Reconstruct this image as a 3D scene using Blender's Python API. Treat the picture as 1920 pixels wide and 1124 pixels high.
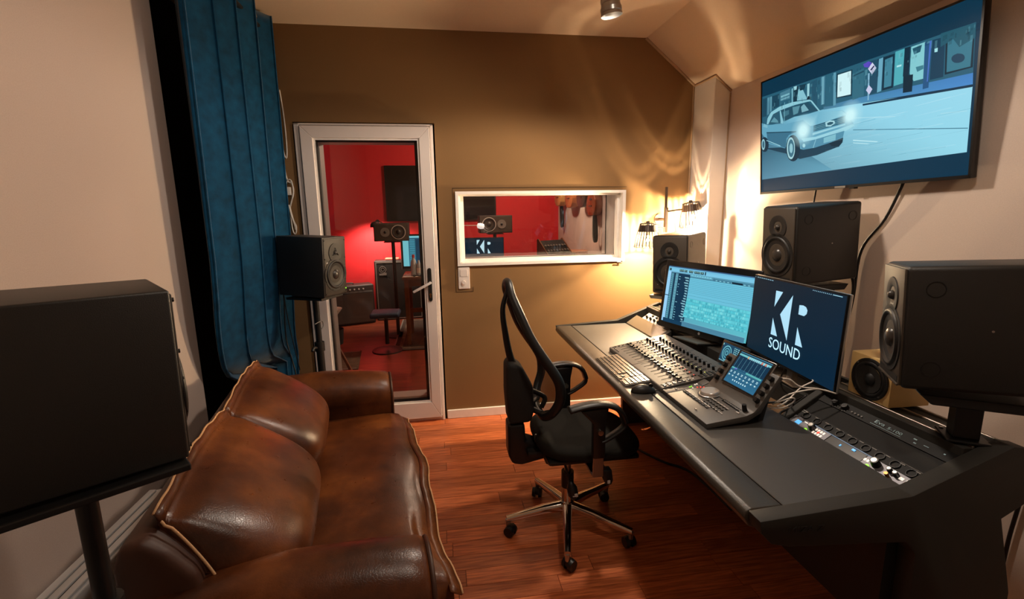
import bpy, bmesh, math, random
from mathutils import Vector, Matrix
random.seed(7)
for o in list(bpy.data.objects): bpy.data.objects.remove(o, do_unlink=True)
SC = bpy.context.scene
COL = SC.collection
PI = math.pi
R = math.radians

# ------------------------------------------------------------------ camera
CAMZ = 1.53
YAW, PITCH, ROLL, FPX = .148, .183, .016, 886.8
_f = Vector((math.sin(YAW)*math.cos(PITCH), math.cos(YAW)*math.cos(PITCH), -math.sin(PITCH)))
_r = Vector((math.cos(YAW), -math.sin(YAW), 0))
_d = _f.cross(_r)
_x = math.cos(ROLL)*_r + math.sin(ROLL)*_d
_y = -(-math.sin(ROLL)*_r + math.cos(ROLL)*_d)
cam_data = bpy.data.cameras.new('camera')
cam_data.sensor_width = 36.0
cam_data.lens = 36.0*FPX/1920
cam_data.clip_start = .02
cam = bpy.data.objects.new('camera', cam_data)
COL.objects.link(cam)
cam.matrix_world = Matrix(((_x.x, _y.x, -_f.x, 0), (_x.y, _y.y, -_f.y, 0), (_x.z, _y.z, -_f.z, CAMZ), (0, 0, 0, 1)))
SC.camera = cam

# ------------------------------------------------------------------ world, exposure
w = bpy.data.worlds.new('night'); SC.world = w; w.use_nodes = True
w.node_tree.nodes['Background'].inputs[0].default_value = (.01, .012, .02, 1)
w.node_tree.nodes['Background'].inputs[1].default_value = .2
SC.view_settings.view_transform = 'Standard'
SC.view_settings.look = 'None'
SC.view_settings.exposure = 0.04
SC.view_settings.gamma = 1.0
SC.view_settings.use_curve_mapping = False

# ------------------------------------------------------------------ lights of the rooms
def light(name, kind, loc, power, color, size=.05, target=None, angle=None, blend=.5):
    d = bpy.data.lights.new(name, kind); d.energy = power; d.color = color
    if kind == 'AREA':
        d.shape = 'DISK'; d.size = size
    else:
        d.shadow_soft_size = size
    if kind == 'SPOT':
        d.spot_size = R(angle); d.spot_blend = blend
    o = bpy.data.objects.new(name, d); COL.objects.link(o); o.location = loc
    if target is not None:
        o.rotation_euler = (Vector(target)-Vector(loc)).to_track_quat('-Z', 'Y').to_euler()
    return o
WARM = (1.0, .56, .26)
SOFTW = (1.0, .84, .69)
# ceiling spots: the one seen at the top of the frame and another, unseen, read from doubled shadows and widened as fill
light('ceiling_spot_light', 'SPOT', (.80, 2.22, 2.37), 64, SOFTW, .07, (.62, 2.15, 0), 172, .25)
light('ceiling_spot_light', 'SPOT', (.75, .70, 2.60), 32, SOFTW, .07, (.2, 1.1, 0), 165, .3)
# live room: clip lamp on the red wall and a point light below the ceiling (the bulbs of the corner wall lamp are emitting meshes in its builder)
light('clip_lamp_light', 'SPOT', (-.90, 6.88, 1.34), 75, (1.0, .72, .55), .03, (-.88, 7.3, .75), 140, .6)
light('live_room_light', 'POINT', (.9, 5.6, 2.45), 75, (1.0, .72, .52), .08)
# ------------------------------------------------------------------ materials
def s2l(c):
    return tuple(((v/255)/12.92 if v/255 <= .04045 else ((v/255+.055)/1.055)**2.4) for v in c)
MATS = {}
def mat(name, rgb, rough=.5, metal=0.0, emit=None, estr=1.0, noise=0.0, nscale=20, bump=0.0, bscale=200, coat=0, sheen=0, spec=.5, rnd=0):
    m = bpy.data.materials.new(name); m.use_nodes = True
    nt = m.node_tree; b = nt.nodes['Principled BSDF']
    c = s2l(rgb)
    b.inputs['Base Color'].default_value = (*c, 1)
    b.inputs['Roughness'].default_value = rough
    b.inputs['Metallic'].default_value = metal
    b.inputs['Specular IOR Level'].default_value = spec
    if coat: b.inputs['Coat Weight'].default_value = coat; b.inputs['Coat Roughness'].default_value = .1
    if sheen: b.inputs['Sheen Weight'].default_value = sheen; b.inputs['Sheen Roughness'].default_value = .4
    if emit:
        b.inputs['Emission Color'].default_value = (*s2l(emit), 1); b.inputs['Emission Strength'].default_value = estr
    tc = None
    if noise or bump or rnd:
        tc = nt.nodes.new('ShaderNodeTexCoord')
    if noise or rnd:
        hsv = nt.nodes.new('ShaderNodeHueSaturation'); hsv.inputs['Color'].default_value = (*c, 1)
        n = nt.nodes.new('ShaderNodeTexNoise'); n.inputs['Scale'].default_value = nscale; n.inputs['Detail'].default_value = 5
        nt.links.new(tc.outputs['Object'], n.inputs['Vector'])
        mr = nt.nodes.new('ShaderNodeMapRange'); mr.inputs['From Min'].default_value = .25; mr.inputs['From Max'].default_value = .75
        mr.inputs['To Min'].default_value = 1-noise; mr.inputs['To Max'].default_value = 1+noise
        nt.links.new(n.outputs['Fac'], mr.inputs['Value'])
        out = mr.outputs['Result']
        if rnd:
            oi = nt.nodes.new('ShaderNodeObjectInfo')
            m2 = nt.nodes.new('ShaderNodeMapRange'); m2.inputs['To Min'].default_value = 1-rnd; m2.inputs['To Max'].default_value = 1+rnd
            nt.links.new(oi.outputs['Random'], m2.inputs['Value'])
            mu = nt.nodes.new('ShaderNodeMath'); mu.operation = 'MULTIPLY'
            nt.links.new(out, mu.inputs[0]); nt.links.new(m2.outputs['Result'], mu.inputs[1]); out = mu.outputs[0]
        nt.links.new(out, hsv.inputs['Value'])
        nt.links.new(hsv.outputs['Color'], b.inputs['Base Color'])
    if bump:
        n2 = nt.nodes.new('ShaderNodeTexNoise'); n2.inputs['Scale'].default_value = bscale; n2.inputs['Detail'].default_value = 3
        nt.links.new(tc.outputs['Object'], n2.inputs['Vector'])
        bp = nt.nodes.new('ShaderNodeBump'); bp.inputs['Strength'].default_value = bump; bp.inputs['Distance'].default_value = .002
        nt.links.new(n2.outputs['Fac'], bp.inputs['Height'])
        nt.links.new(bp.outputs['Normal'], b.inputs['Normal'])
    MATS[name] = m
    return m
def leather():
    m = mat('leather', (100, 54, 27), .3, spec=.5)
    nt = m.node_tree; b = nt.nodes['Principled BSDF']
    tc = nt.nodes.new('ShaderNodeTexCoord')
    n = nt.nodes.new('ShaderNodeTexNoise'); n.inputs['Scale'].default_value = 3.2; n.inputs['Detail'].default_value = 6; n.inputs['Roughness'].default_value = .62
    nt.links.new(tc.outputs['Object'], n.inputs['Vector'])
    cr = nt.nodes.new('ShaderNodeValToRGB')
    e = cr.color_ramp.elements
    e[0].position = .33; e[0].color = (*s2l((52, 25, 13)), 1)
    e[1].position = .70; e[1].color = (*s2l((130, 74, 33)), 1)
    x = e.new(.52); x.color = (*s2l((93, 49, 23)), 1)
    nt.links.new(n.outputs['Fac'], cr.inputs['Fac']); nt.links.new(cr.outputs['Color'], b.inputs['Base Color'])
    v = nt.nodes.new('ShaderNodeTexVoronoi'); v.feature = 'DISTANCE_TO_EDGE'; v.inputs['Scale'].default_value = 130
    nt.links.new(tc.outputs['Object'], v.inputs['Vector'])
    mr = nt.nodes.new('ShaderNodeMapRange'); mr.inputs['From Max'].default_value = .12
    nt.links.new(v.outputs['Distance'], mr.inputs['Value'])
    n2 = nt.nodes.new('ShaderNodeTexNoise'); n2.inputs['Scale'].default_value = 22; n2.inputs['Detail'].default_value = 4
    nt.links.new(tc.outputs['Object'], n2.inputs['Vector'])
    ad = nt.nodes.new('ShaderNodeMath'); ad.operation = 'MULTIPLY_ADD'; ad.inputs[1].default_value = .25
    nt.links.new(mr.outputs['Result'], ad.inputs[0]); nt.links.new(n2.outputs['Fac'], ad.inputs[2])
    bp = nt.nodes.new('ShaderNodeBump'); bp.inputs['Strength'].default_value = .16; bp.inputs['Distance'].default_value = .003
    nt.links.new(ad.outputs[0], bp.inputs['Height']); nt.links.new(bp.outputs['Normal'], b.inputs['Normal'])
    r2 = nt.nodes.new('ShaderNodeMapRange'); r2.inputs['To Min'].default_value = .2; r2.inputs['To Max'].default_value = .44
    nt.links.new(n2.outputs['Fac'], r2.inputs['Value']); nt.links.new(r2.outputs['Result'], b.inputs['Roughness'])
    return m
def wood_floor(name, planks=False):
    m = mat(name, (126, 58, 30), .34, spec=.5)
    nt = m.node_tree; b = nt.nodes['Principled BSDF']
    tc = nt.nodes.new('ShaderNodeTexCoord')
    mp = nt.nodes.new('ShaderNodeMapping'); mp.inputs['Scale'].default_value = (3, 42, 3)
    nt.links.new(tc.outputs['Object'], mp.inputs['Vector'])
    n = nt.nodes.new('ShaderNodeTexNoise'); n.inputs['Scale'].default_value = 2.4; n.inputs['Detail'].default_value = 7
    oi = nt.nodes.new('ShaderNodeObjectInfo')
    ad = nt.nodes.new('ShaderNodeVectorMath'); ad.operation = 'ADD'
    nt.links.new(mp.outputs['Vector'], ad.inputs[0])
    sc = nt.nodes.new('ShaderNodeMath'); sc.operation = 'MULTIPLY'; sc.inputs[1].default_value = 60
    nt.links.new(oi.outputs['Random'], sc.inputs[0]); nt.links.new(sc.outputs[0], ad.inputs[1])
    nt.links.new(ad.outputs['Vector'], n.inputs['Vector'])
    cr = nt.nodes.new('ShaderNodeValToRGB'); e = cr.color_ramp.elements
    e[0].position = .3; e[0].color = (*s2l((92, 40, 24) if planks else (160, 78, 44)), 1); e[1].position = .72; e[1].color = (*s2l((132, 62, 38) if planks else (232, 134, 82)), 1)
    nt.links.new(n.outputs['Fac'], cr.inputs['Fac'])
    hsv = nt.nodes.new('ShaderNodeHueSaturation'); nt.links.new(cr.outputs['Color'], hsv.inputs['Color'])
    if planks:
        br = nt.nodes.new('ShaderNodeTexBrick'); br.inputs['Scale'].default_value = 1; br.inputs['Brick Width'].default_value = .62; br.inputs['Row Height'].default_value = .092
        br.inputs['Mortar Size'].default_value = .0012; br.inputs['Color1'].default_value = (.72, .72, .72, 1); br.inputs['Color2'].default_value = (1.15, 1.15, 1.15, 1); br.inputs['Mortar'].default_value = (.3, .3, .3, 1)
        nt.links.new(tc.outputs['Object'], br.inputs['Vector']); nt.links.new(br.outputs['Color'], hsv.inputs['Value'])
    else:
        mr = nt.nodes.new('ShaderNodeMapRange'); mr.inputs['To Min'].default_value = .66; mr.inputs['To Max'].default_value = 1.22
        nt.links.new(oi.outputs['Random'], mr.inputs['Value']); nt.links.new(mr.outputs['Result'], hsv.inputs['Value'])
    nt.links.new(hsv.outputs['Color'], b.inputs['Base Color'])
    return m
def glass(name, tint=(1, 1, 1), refl=1.0):
    m = bpy.data.materials.new(name); m.use_nodes = True; nt = m.node_tree
    nt.nodes.remove(nt.nodes['Principled BSDF'])
    t = nt.nodes.new('ShaderNodeBsdfTransparent'); t.inputs[0].default_value = (*tint, 1)
    g = nt.nodes.new('ShaderNodeBsdfGlossy'); g.inputs['Roughness'].default_value = .01
    f = nt.nodes.new('ShaderNodeFresnel'); f.inputs['IOR'].default_value = 1.5
    mx = nt.nodes.new('ShaderNodeMixShader')
    nt.links.new(f.outputs[0], mx.inputs[0]); nt.links.new(t.outputs[0], mx.inputs[1]); nt.links.new(g.outputs[0], mx.inputs[2])
    nt.links.new(mx.outputs[0], nt.nodes['Material Output'].inputs[0])
    return m
def screen_mat(name, strength=1.0):
    m = bpy.data.materials.new(name); m.use_nodes = True; nt = m.node_tree
    b = nt.nodes['Principled BSDF']
    b.inputs['Base Color'].default_value = (.004, .004, .005, 1); b.inputs['Roughness'].default_value = .32; b.inputs['Specular IOR Level'].default_value = .08
    at = nt.nodes.new('ShaderNodeAttribute'); at.attribute_name = 'Col'
    nt.links.new(at.outputs['Color'], b.inputs['Emission Color']); b.inputs['Emission Strength'].default_value = strength
    nt.links.new(at.outputs['Alpha'], b.inputs['Alpha'])
    return m
def mesh_fabric(name, rgb, open_frac):
    m = bpy.data.materials.new(name); m.use_nodes = True; nt = m.node_tree
    b = nt.nodes['Principled BSDF']; b.inputs['Base Color'].default_value = (*s2l(rgb), 1); b.inputs['Roughness'].default_value = .8
    b.inputs['Alpha'].default_value = open_frac
    return m
M = {}
M['brown_wall'] = mat('brown_wall', (138, 106, 70), .9, noise=.06, nscale=260, bump=.25, bscale=700, spec=.2)
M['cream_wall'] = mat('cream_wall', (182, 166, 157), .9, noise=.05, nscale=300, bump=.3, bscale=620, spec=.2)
M['cream_lightened'] = mat('cream_lightened', (206, 188, 175), .9, noise=.05, nscale=300, bump=.3, bscale=620, spec=.2)  # same paint as the left wall, lightened in place of stronger light
M['ceiling_paint'] = mat('ceiling_paint', (208, 184, 158), .9, noise=.04, nscale=200, bump=.2, bscale=500, spec=.2)
M['trim_beige'] = mat('trim_beige', (176, 146, 112), .7)
M['pillar_white'] = mat('pillar_white', (222, 212, 202), .7)
M['white_plastic'] = mat('white_plastic', (232, 222, 216), .35)
M['white_paint'] = mat('white_paint', (246, 240, 233), .5, noise=.03, nscale=30)
M['reveal_grey'] = mat('reveal_grey', (176, 178, 172), .5)
M['gap_black'] = mat('gap_black', (16, 12, 9), .9)
M['plank'] = wood_floor('plank')
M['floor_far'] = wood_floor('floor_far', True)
M['subfloor'] = mat('subfloor', (34, 18, 11), .9)
M['red_wall'] = mat('red_wall', (196, 28, 36), .8, noise=.05, nscale=40, bump=.3, bscale=90)
M['live_white'] = mat('live_white', (196, 182, 172), .85, noise=.04, nscale=10)
M['glass'] = glass('glass')
M['bulb_glass'] = glass('bulb_glass', (1, .97, .92))
M['velvet'] = mat('velvet', (2, 60, 92), .85, noise=.36, nscale=22, bump=.3, bscale=420, sheen=.35, spec=.15)
M['leather'] = leather()
M['leather_dark'] = mat('leather_dark', (66, 36, 22), .5, noise=.2, nscale=9)
M['thread'] = mat('thread', (204, 160, 116), .8)
M['black_vinyl'] = mat('black_vinyl', (34, 33, 31), .46, bump=.25, bscale=520, spec=.55)
M['speaker_front'] = mat('speaker_front', (66, 57, 47), .55, bump=.2, bscale=700)
M['speaker_grey'] = mat('speaker_grey', (54, 48, 41), .55, bump=.2, bscale=600)
M['cone'] = mat('cone', (30, 28, 26), .55)
M['rubber'] = mat('rubber', (15, 15, 15), .5)
M['dome'] = mat('dome', (52, 48, 44), .3)
M['black_plastic'] = mat('black_plastic', (20, 20, 20), .42)
M['soft_black'] = mat('soft_black', (30, 29, 28), .75, noise=.15, nscale=60, bump=.3, bscale=900)
M['seat_fabric'] = mat('seat_fabric', (30, 28, 24), .9, noise=.2, nscale=300, bump=.4, bscale=900, spec=.2)
M['mesh_back'] = mesh_fabric('mesh_back', (18, 17, 16), .72)
M['chrome'] = mat('chrome', (215, 208, 200), .12, 1.0)
M['steel'] = mat('steel', (170, 168, 165), .3, 1.0)
M['desk_black'] = mat('desk_black', (58, 57, 54), .48, noise=.08, nscale=140, bump=.12, bscale=800, spec=1.0)
M['desk_side'] = mat('desk_side', (46, 45, 42), .6, bump=.1, bscale=700, spec=.3)
M['rack_black'] = mat('rack_black', (15, 15, 15), .55, spec=.25)
M['desk_dark'] = mat('desk_dark', (24, 23, 22), .6)
M['desk_edge'] = mat('desk_edge', (58, 54, 48), .38, spec=.7, bump=.25, bscale=160)
M['pit_black'] = mat('pit_black', (9, 9, 9), .8)
M['bay_wood'] = mat('bay_wood', (120, 92, 64), .5, noise=.15, nscale=12)
M['lit_bay_cover'] = mat('lit_bay_cover', (112, 100, 84), .32)  # reflected lamp light is put into this paler colour
M['console_black'] = mat('console_black', (66, 63, 59), .52, bump=.08, bscale=900, spec=.9)
M['knob_black'] = mat('knob_black', (14, 14, 14), .4)
M['silver'] = mat('silver', (206, 202, 196), .32, .75)
M['panel_silver'] = mat('panel_silver', (112, 112, 118), .42, .6)
M['key_grey'] = mat('key_grey', (58, 55, 50), .35)
M['alu'] = mat('alu', (150, 142, 130), .4, .8)
M['tv_black'] = mat('tv_black', (12, 13, 15), .3)
M['screen'] = screen_mat('screen', 1.0)
M['screen_dim'] = screen_mat('screen_dim', .9)
M['birch'] = mat('birch', (226, 192, 128), .5, noise=.08, nscale=14)
M['cable_black'] = mat('cable_black', (14, 13, 13), .5)
M['cable_white'] = mat('cable_white', (236, 228, 216), .45)
M['lamp_metal'] = mat('lamp_metal', (66, 50, 40), .4, .3)
M['bulb'] = mat('bulb', (255, 240, 210), .3, emit=(255, 214, 150), estr=9)
M['wall_bulb'] = mat('wall_bulb', (255, 240, 210), .3, emit=(255, 226, 186), estr=21000)
M['wire_black'] = mat('wire_black', (16, 13, 11), .6, spec=.2)
M['wood_table'] = mat('wood_table', (122, 74, 42), .5, noise=.2, nscale=18)
M['amp_cloth'] = mat('amp_cloth', (66, 60, 55), .85, noise=.2, nscale=260)
M['amp_black'] = mat('amp_black', (24, 22, 21), .6, bump=.4, bscale=400)
M['rug'] = mat('rug', (92, 78, 62), .95, noise=.35, nscale=16)
M['rug_dark'] = mat('rug_dark', (52, 42, 34), .95, noise=.4, nscale=30)
M['reflection_blue'] = mat('reflection_blue', (44, 66, 92), .7)
M['paper'] = mat('paper', (225, 218, 208), .7)
M['bottle_clear'] = mat('bottle_clear', (170, 176, 180), .15)
M['bottle_red'] = mat('bottle_red', (180, 50, 46), .4)
M['guitar_blond'] = mat('guitar_blond', (196, 152, 92), .3, noise=.1, nscale=12)
M['guitar_amber'] = mat('guitar_amber', (176, 108, 62), .3, noise=.1, nscale=12)
M['guitar_dark'] = mat('guitar_dark', (54, 44, 38), .3)
M['guitar_burst'] = mat('guitar_burst', (118, 58, 30), .25, noise=.2, nscale=10)
M['led_white'] = mat('led_white', (240, 240, 240), .4, emit=(255, 235, 215), estr=.7)
M['led_green'] = mat('led_green', (120, 220, 60), .4, emit=(150, 225, 60), estr=1.0)
M['led_red'] = mat('led_red', (230, 60, 40), .4, emit=(255, 80, 60), estr=.9)
M['led_blue'] = mat('led_blue', (90, 170, 230), .4, emit=(90, 180, 240), estr=.9)
M['led_yellow'] = mat('led_yellow', (220, 220, 90), .4, emit=(225, 230, 100), estr=.9)
M['label_white'] = mat('label_white', (205, 200, 194), .5)
M['label_grey'] = mat('label_grey', (120, 116, 110), .5)
M['radiator_white'] = mat('radiator_white', (226, 230, 234), .4)
M['brass'] = mat('brass', (170, 120, 70), .3, .9)
M['dark_stripe'] = mat('dark_stripe', (60, 44, 28), .9)

# ------------------------------------------------------------------ mesh helpers
def new(): return bmesh.new()
def box(bm, x0, x1, y0, y1, z0, z1, bev=0, seg=2):
    t = bmesh.new() if bev else bm
    vs = [t.verts.new(p) for p in ((x0,y0,z0),(x1,y0,z0),(x1,y1,z0),(x0,y1,z0),(x0,y0,z1),(x1,y0,z1),(x1,y1,z1),(x0,y1,z1))]
    for f in ((0,3,2,1),(4,5,6,7),(0,1,5,4),(1,2,6,5),(2,3,7,6),(3,0,4,7)): t.faces.new([vs[i] for i in f])
    if bev:
        bmesh.ops.bevel(t, geom=list(t.edges), offset=bev, segments=seg, affect='EDGES', profile=.5)
        merge(bm, t)
    return bm
def merge(bm, t, mtx=None):
    if mtx is not None: bmesh.ops.transform(t, matrix=mtx, verts=t.verts)
    me = bpy.data.meshes.new('tmp'); t.to_mesh(me); t.free(); bm.from_mesh(me); bpy.data.meshes.remove(me)
def frame_of(d):
    d = d.normalized(); a = Vector((0,0,1)) if abs(d.z) < .9 else Vector((1,0,0))
    u = a.cross(d).normalized(); return u, d.cross(u)
def cyl(bm, p0, p1, r0, r1=None, seg=16, caps=True):
    p0 = Vector(p0); p1 = Vector(p1); r1 = r0 if r1 is None else r1
    u, v = frame_of(p1-p0)
    A = []; B = []
    for i in range(seg):
        a = 2*PI*i/seg; e = u*math.cos(a)+v*math.sin(a)
        A.append(bm.verts.new(p0+e*r0)); B.append(bm.verts.new(p1+e*r1))
    for i in range(seg):
        j = (i+1) % seg; bm.faces.new((A[i],A[j],B[j],B[i]))
    if caps:
        bm.faces.new(list(reversed(A))); bm.faces.new(B)
    return bm
def lathe(bm, prof, origin=(0,0,0), axis=(0,0,1), seg=24, close=False):
    o = Vector(origin); d = Vector(axis).normalized(); u, v = frame_of(d)
    rings = []
    for r, z in prof:
        if r < 1e-6: rings.append([bm.verts.new(o+d*z)])
        else: rings.append([bm.verts.new(o+d*z+(u*math.cos(2*PI*i/seg)+v*math.sin(2*PI*i/seg))*r) for i in range(seg)])
    for a, b in zip(rings, rings[1:]):
        for i in range(seg):
            j = (i+1) % seg
            if len(a) == 1 and len(b) == 1: continue
            if len(a) == 1: bm.faces.new((a[0], b[j], b[i]))
            elif len(b) == 1: bm.faces.new((a[i], a[j], b[0]))
            else: bm.faces.new((a[i], a[j], b[j], b[i]))
    return bm
def smooth_path(pts, n=6, closed=False):
    P = [Vector(p) for p in pts]; out = []
    N = len(P); rng = N if closed else N-1
    for i in range(rng):
        if closed: a, b, c, d = P[i-1], P[i], P[(i+1) % N], P[(i+2) % N]
        else: a, b, c, d = P[max(i-1,0)], P[i], P[i+1], P[min(i+2,N-1)]
        for k in range(n):
            t = k/n
            out.append(.5*((2*b)+(-a+c)*t+(2*a-5*b+4*c-d)*t*t+(-a+3*b-3*c+d)*t**3))
    if not closed: out.append(P[-1])
    return out
def tube(bm, pts, r, seg=8, smooth=6, closed=False, flat=1.0, up=None, rad=None):
    P = smooth_path(pts, smooth, closed) if smooth else [Vector(p) for p in pts]
    N = len(P); rings = []; pu = None
    for i, p in enumerate(P):
        if closed: d = P[(i+1) % N]-P[i-1]
        else: d = P[min(i+1,N-1)]-P[max(i-1,0)]
        if d.length < 1e-9: d = Vector((0,0,1))
        d.normalize()
        if up is not None: u = Vector(up)
        else: u = pu if pu is not None else frame_of(d)[0]
        u = (u-d*u.dot(d)).normalized(); v = d.cross(u); pu = u
        rr = r if rad is None else rad(i/max(N-1,1))
        rings.append([bm.verts.new(p+u*math.cos(2*PI*k/seg)*rr+v*math.sin(2*PI*k/seg)*rr*flat) for k in range(seg)])
    rng = N if closed else N-1
    for i in range(rng):
        a, b = rings[i], rings[(i+1) % N]
        for k in range(seg): bm.faces.new((a[k], a[(k+1) % seg], b[(k+1) % seg], b[k]))
    if not closed:
        bm.faces.new(list(reversed(rings[0]))); bm.faces.new(rings[-1])
    return bm
def prism(bm, poly, a0, a1, plane='xz', bev=0, seg=2):
    def P(p, a):
        if plane == 'xz': return (p[0], a, p[1])
        if plane == 'yz': return (a, p[0], p[1])
        return (p[0], p[1], a)
    t = bmesh.new()
    A = [t.verts.new(P(p, a0)) for p in poly]; B = [t.verts.new(P(p, a1)) for p in poly]
    n = len(poly)
    for i in range(n): t.faces.new((A[i], A[(i+1) % n], B[(i+1) % n], B[i]))
    t.faces.new(list(reversed(A))); t.faces.new(B)
    bmesh.ops.recalc_face_normals(t, faces=t.faces)
    if bev:
        bmesh.ops.bevel(t, geom=list(t.edges), offset=bev, segments=seg, affect='EDGES', profile=.5)
    merge(bm, t)
    return bm
def gridsurf(bm, fn, nu, nv, wrap_u=False):
    V = [[bm.verts.new(fn(i/(nu if wrap_u else nu-1), j/(nv-1))) for i in range(nu)] for j in range(nv)]
    for j in range(nv-1):
        for i in range(nu if wrap_u else nu-1):
            k = (i+1) % nu
            bm.faces.new((V[j][i], V[j][k], V[j+1][k], V[j+1][i]))
    return bm
def obj(name, bm, m, parent=None, smooth=False, loc=None, rot=None, angle=None):
    bmesh.ops.recalc_face_normals(bm, faces=bm.faces)
    me = bpy.data.meshes.new(name); bm.to_mesh(me); bm.free()
    me.materials.append(M[m] if isinstance(m, str) else m)
    o = bpy.data.objects.new(name, me); COL.objects.link(o)
    if smooth:
        for p in me.polygons: p.use_smooth = True
        if angle is not None:
            me.set_sharp_from_angle(angle=R(angle))
    if parent is not None: o.parent = parent
    if loc is not None: o.location = loc
    if rot is not None: o.rotation_euler = rot
    return o
def thing(name, label, cat, loc=(0,0,0), rot=(0,0,0), group=None):
    o = bpy.data.objects.new(name, None); COL.objects.link(o)
    o.empty_display_size = .05; o.location = loc; o.rotation_euler = rot
    o['label'] = label; o['category'] = cat
    if group: o['group'] = group
    return o
def tag(o, label, cat, group=None):
    o['label'] = label; o['category'] = cat
    if group: o['group'] = group
    return o
def struct(name, bm, m, parent=None, smooth=False):
    o = obj(name, bm, m, parent, smooth)
    if parent is None: o['kind'] = 'structure'
    return o
def zrot_mtx(pos, yaw, tilt, roll):
    return Matrix.Translation(Vector(pos)) @ Matrix.Rotation(yaw,4,'Z') @ Matrix.Rotation(tilt,4,'X') @ Matrix.Rotation(roll,4,'Y')
def place(o, pos, yaw, tilt=0, roll=0):
    o.matrix_world = zrot_mtx(pos, R(yaw), R(tilt), R(roll)); return o
def dup(o, parent=None, loc=None):
    c = o.copy(); COL.objects.link(c)
    if parent is not None: c.parent = parent
    if loc is not None: c.location = loc
    for ch in list(o.children): dup(ch, c)
    return c
# flat coloured print of a screen, on the plane y = y0 of its parent, units mm
class Print:
    def __init__(s, y0): s.bm = bmesh.new(); s.cl = s.bm.loops.layers.float_color.new('Col'); s.k = 0; s.y0 = y0
    def poly(s, pts, col, alpha=1.0):
        s.k += 1; y = s.y0 - s.k*.000025
        vs = [s.bm.verts.new((p[0]/1000, y, p[1]/1000)) for p in pts]
        f = s.bm.faces.new(vs); f.normal_update()
        if f.normal.y > 0: f.normal_flip()
        cols = col if isinstance(col, list) else [col]*len(pts)
        cm = {v: (*s2l(c), alpha) for v, c in zip(vs, cols)}
        for l in f.loops: l[s.cl] = cm[l.vert]
        if len(pts) > 4: bmesh.ops.triangulate(s.bm, faces=[f])
    def rect(s, x0, x1, z0, z1, col, alpha=1.0): s.poly([(x0,z0),(x1,z0),(x1,z1),(x0,z1)], col, alpha)
    def glow(s, c, r, col, a=1.0, n=24, core=.25):
        s.k += 1; y = s.y0 - s.k*.000025
        q = s2l(col); cv = s.bm.verts.new((c[0]/1000, y, c[1]/1000))
        R1 = [s.bm.verts.new(((c[0]+math.cos(2*PI*i/n)*r*core)/1000, y, (c[1]+math.sin(2*PI*i/n)*r*core)/1000)) for i in range(n)]
        R2 = [s.bm.verts.new(((c[0]+math.cos(2*PI*i/n)*r*.6)/1000, y, (c[1]+math.sin(2*PI*i/n)*r*.6)/1000)) for i in range(n)]
        R3 = [s.bm.verts.new(((c[0]+math.cos(2*PI*i/n)*r)/1000, y, (c[1]+math.sin(2*PI*i/n)*r)/1000)) for i in range(n)]
        al = {cv: a}
        for v in R1: al[v] = a*.95
        for v in R2: al[v] = a*.28
        for v in R3: al[v] = 0
        fs = []
        for i in range(n):
            j = (i+1) % n
            fs.append(s.bm.faces.new((cv, R1[i], R1[j]))); fs.append(s.bm.faces.new((R1[i], R2[i], R2[j], R1[j]))); fs.append(s.bm.faces.new((R2[i], R3[i], R3[j], R2[j])))
        for f in fs:
            f.normal_update()
            if f.normal.y > 0: f.normal_flip()
            for l in f.loops: l[s.cl] = (*q, al[l.vert])
    def build(s, name, m, parent):
        me = bpy.data.meshes.new(name); s.bm.to_mesh(me); s.bm.free(); me.materials.append(M[m])
        o = bpy.data.objects.new(name, me); COL.objects.link(o); o.parent = parent; return o
def text_bm(txt, size, ext=.0004, bold=0):
    c = bpy.data.curves.new('t', 'FONT'); c.body = txt; c.size = size; c.extrude = ext; c.align_x = 'CENTER'; c.align_y = 'CENTER'; c.resolution_u = 3; c.offset = bold
    o = bpy.data.objects.new('t', c); COL.objects.link(o)
    bpy.context.view_layer.update()
    me = bpy.data.meshes.new_from_object(o.evaluated_get(bpy.context.evaluated_depsgraph_get()))
    bpy.data.objects.remove(o, do_unlink=True); bpy.data.curves.remove(c)
    bm = bmesh.new(); bm.from_mesh(me); bpy.data.meshes.remove(me)
    return bm
def text_on(bm, txt, mtx, width=None, height=None, size=.02, ext=.0003, bold=0):
    t = text_bm(txt, size, ext, bold)
    xs = [v.co.x for v in t.verts]; ys = [v.co.y for v in t.verts]
    cx = (min(xs)+max(xs))/2; cy = (min(ys)+max(ys))/2
    sx = (width/(max(xs)-min(xs))) if width else 1; sy = (height/(max(ys)-min(ys))) if height else (sx if width else 1)
    if height and not width: sx = sy
    bmesh.ops.transform(t, matrix=Matrix.Diagonal((sx, sy, 1, 1)) @ Matrix.Translation((-cx, -cy, 0)), verts=t.verts)
    merge(bm, t, mtx)
# text lying in the x-z plane facing -y
FACE = Matrix.Rotation(PI/2, 4, 'X')

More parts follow.
